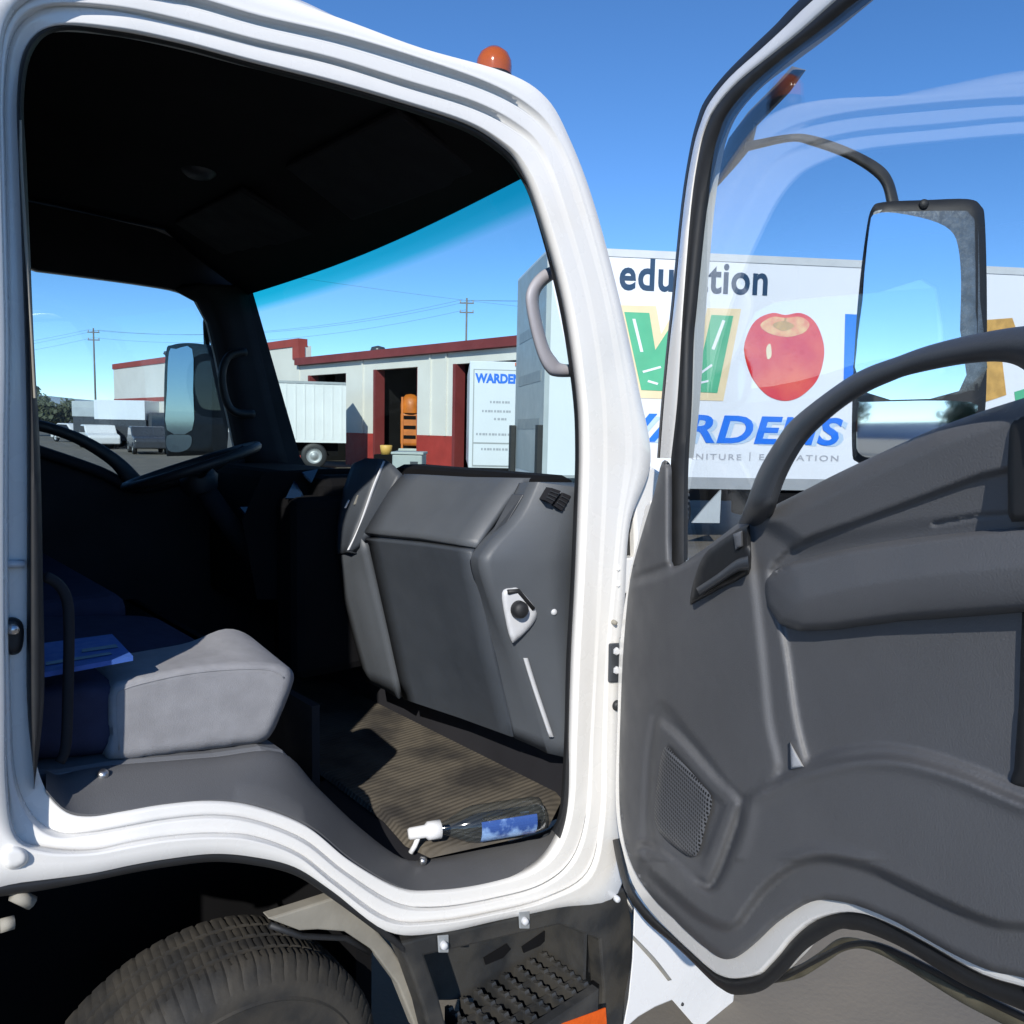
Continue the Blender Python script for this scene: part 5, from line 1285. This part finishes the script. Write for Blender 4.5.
def make_tree(name, loc, h, crown, seed, leafm, n_clump=90, leaf=.28):
    rnd = random.Random(seed); o = empty(name, tuple(loc))
    mb = MB(); top = Vector((rnd.uniform(-.3, .3), rnd.uniform(-.3, .3), h * .75)) + Vector(loc)
    mb.tube([Vector(loc), Vector(loc).lerp(top, .5) + Vector((.1, .05, 0)), top], [h * .03, h * .02, h * .006], 8)
    tips = []
    for k in range(9):
        s0 = Vector(loc).lerp(top, rnd.uniform(.3, .85)); a_ = rnd.uniform(0, 6.28); d_ = Vector((math.cos(a_), math.sin(a_), rnd.uniform(.3, .9))).normalized() * crown * rnd.uniform(.5, .95)
        mb.tube([s0, s0 + d_ * .5 + Vector((0, 0, .1)), s0 + d_], [h * .012, h * .007, h * .003], 6); tips += [s0 + d_, s0 + d_ * .65]
    mb.build('trunk', M['bark'], o, True)
    mb = MB()
    for k in range(n_clump):
        c_ = tips[k % len(tips)] + Vector((rnd.gauss(0, .25), rnd.gauss(0, .25), rnd.gauss(0, .2))) * crown * .8
        for j in range(14):
            p = c_ + Vector((rnd.gauss(0, 1), rnd.gauss(0, 1), rnd.gauss(0, .8))) * crown * .11
            t1 = Vector((rnd.gauss(0, 1), rnd.gauss(0, 1), rnd.gauss(0, 1))).normalized() * leaf * rnd.uniform(.5, 1.2)
            t2 = t1.cross(Vector((rnd.gauss(0, 1), rnd.gauss(0, 1), rnd.gauss(0, 1)))).normalized() * leaf * rnd.uniform(.4, .8)
            mb.add([p - t1, p + t2, p + t1, p - t2], [(0, 1, 2, 3)])
    mb.build('crown', leafm, o)
    return o
def copy_tree(src, loc, sc, rz, label, group):
    d = Vector(loc)
    c = src.copy(); COL.objects.link(c); c.location = d; c.scale = (sc,) * 3; c.rotation_euler = (0, 0, rz)
    for ch in src.children:
        k = ch.copy(); COL.objects.link(k); k.parent = c; k.matrix_parent_inverse = ch.matrix_parent_inverse.copy()
    tag(c, label, 'tree', group); return c
GT = 'trees beyond the parked trucks'
t0 = make_tree('yard_tree', gp_(58, 75), 3.6, 1.9, 3, M['leaf2']); tag(t0, 'rounded olive tree far beyond the parked white car, nearest the pole', 'tree', GT)
for i, (px, d, sc, lb) in enumerate(((40, 85, 1.0, 'olive tree at the far left edge of the driver window'), (78, 95, .85, 'small olive tree between the parked trucks and the pole'), (20, 80, 1.2, 'taller olive tree just past the left pillar'), (68, 120, 1.1, 'distant pale olive tree lowest in the row'))):
    copy_tree(t0, gp_(px, d), sc, i * 1.3, lb, GT)
# trees and poles to the right of the truck, seen in its mirrors
GM = 'trees along the right side of the yard'
mdir = Vector((-0.467, -0.88, 0)).normalized(); mperp = Vector((mdir.y, -mdir.x, 0))
t1 = make_tree('roadside_tree', Vector((0, 0, 0)) + mdir * 60 + mperp * 9, 7.0, 3.2, 9, M['leaf'], 110, .34); tag(t1, 'dark bushy tree seen in the middle of the right door mirror', 'tree', GM)
for i in range(9):
    q = mdir * (78 + (i * 7) % 22) + mperp * (-58 + i * 13.0)
    copy_tree(t1, q, .7 + .35 * ((i * 5) % 7) / 6, i * 1.1, 'dark bushy tree standing in the row reflected in the door mirrors', GM)
b_ = mdir * 46 + mperp * 2
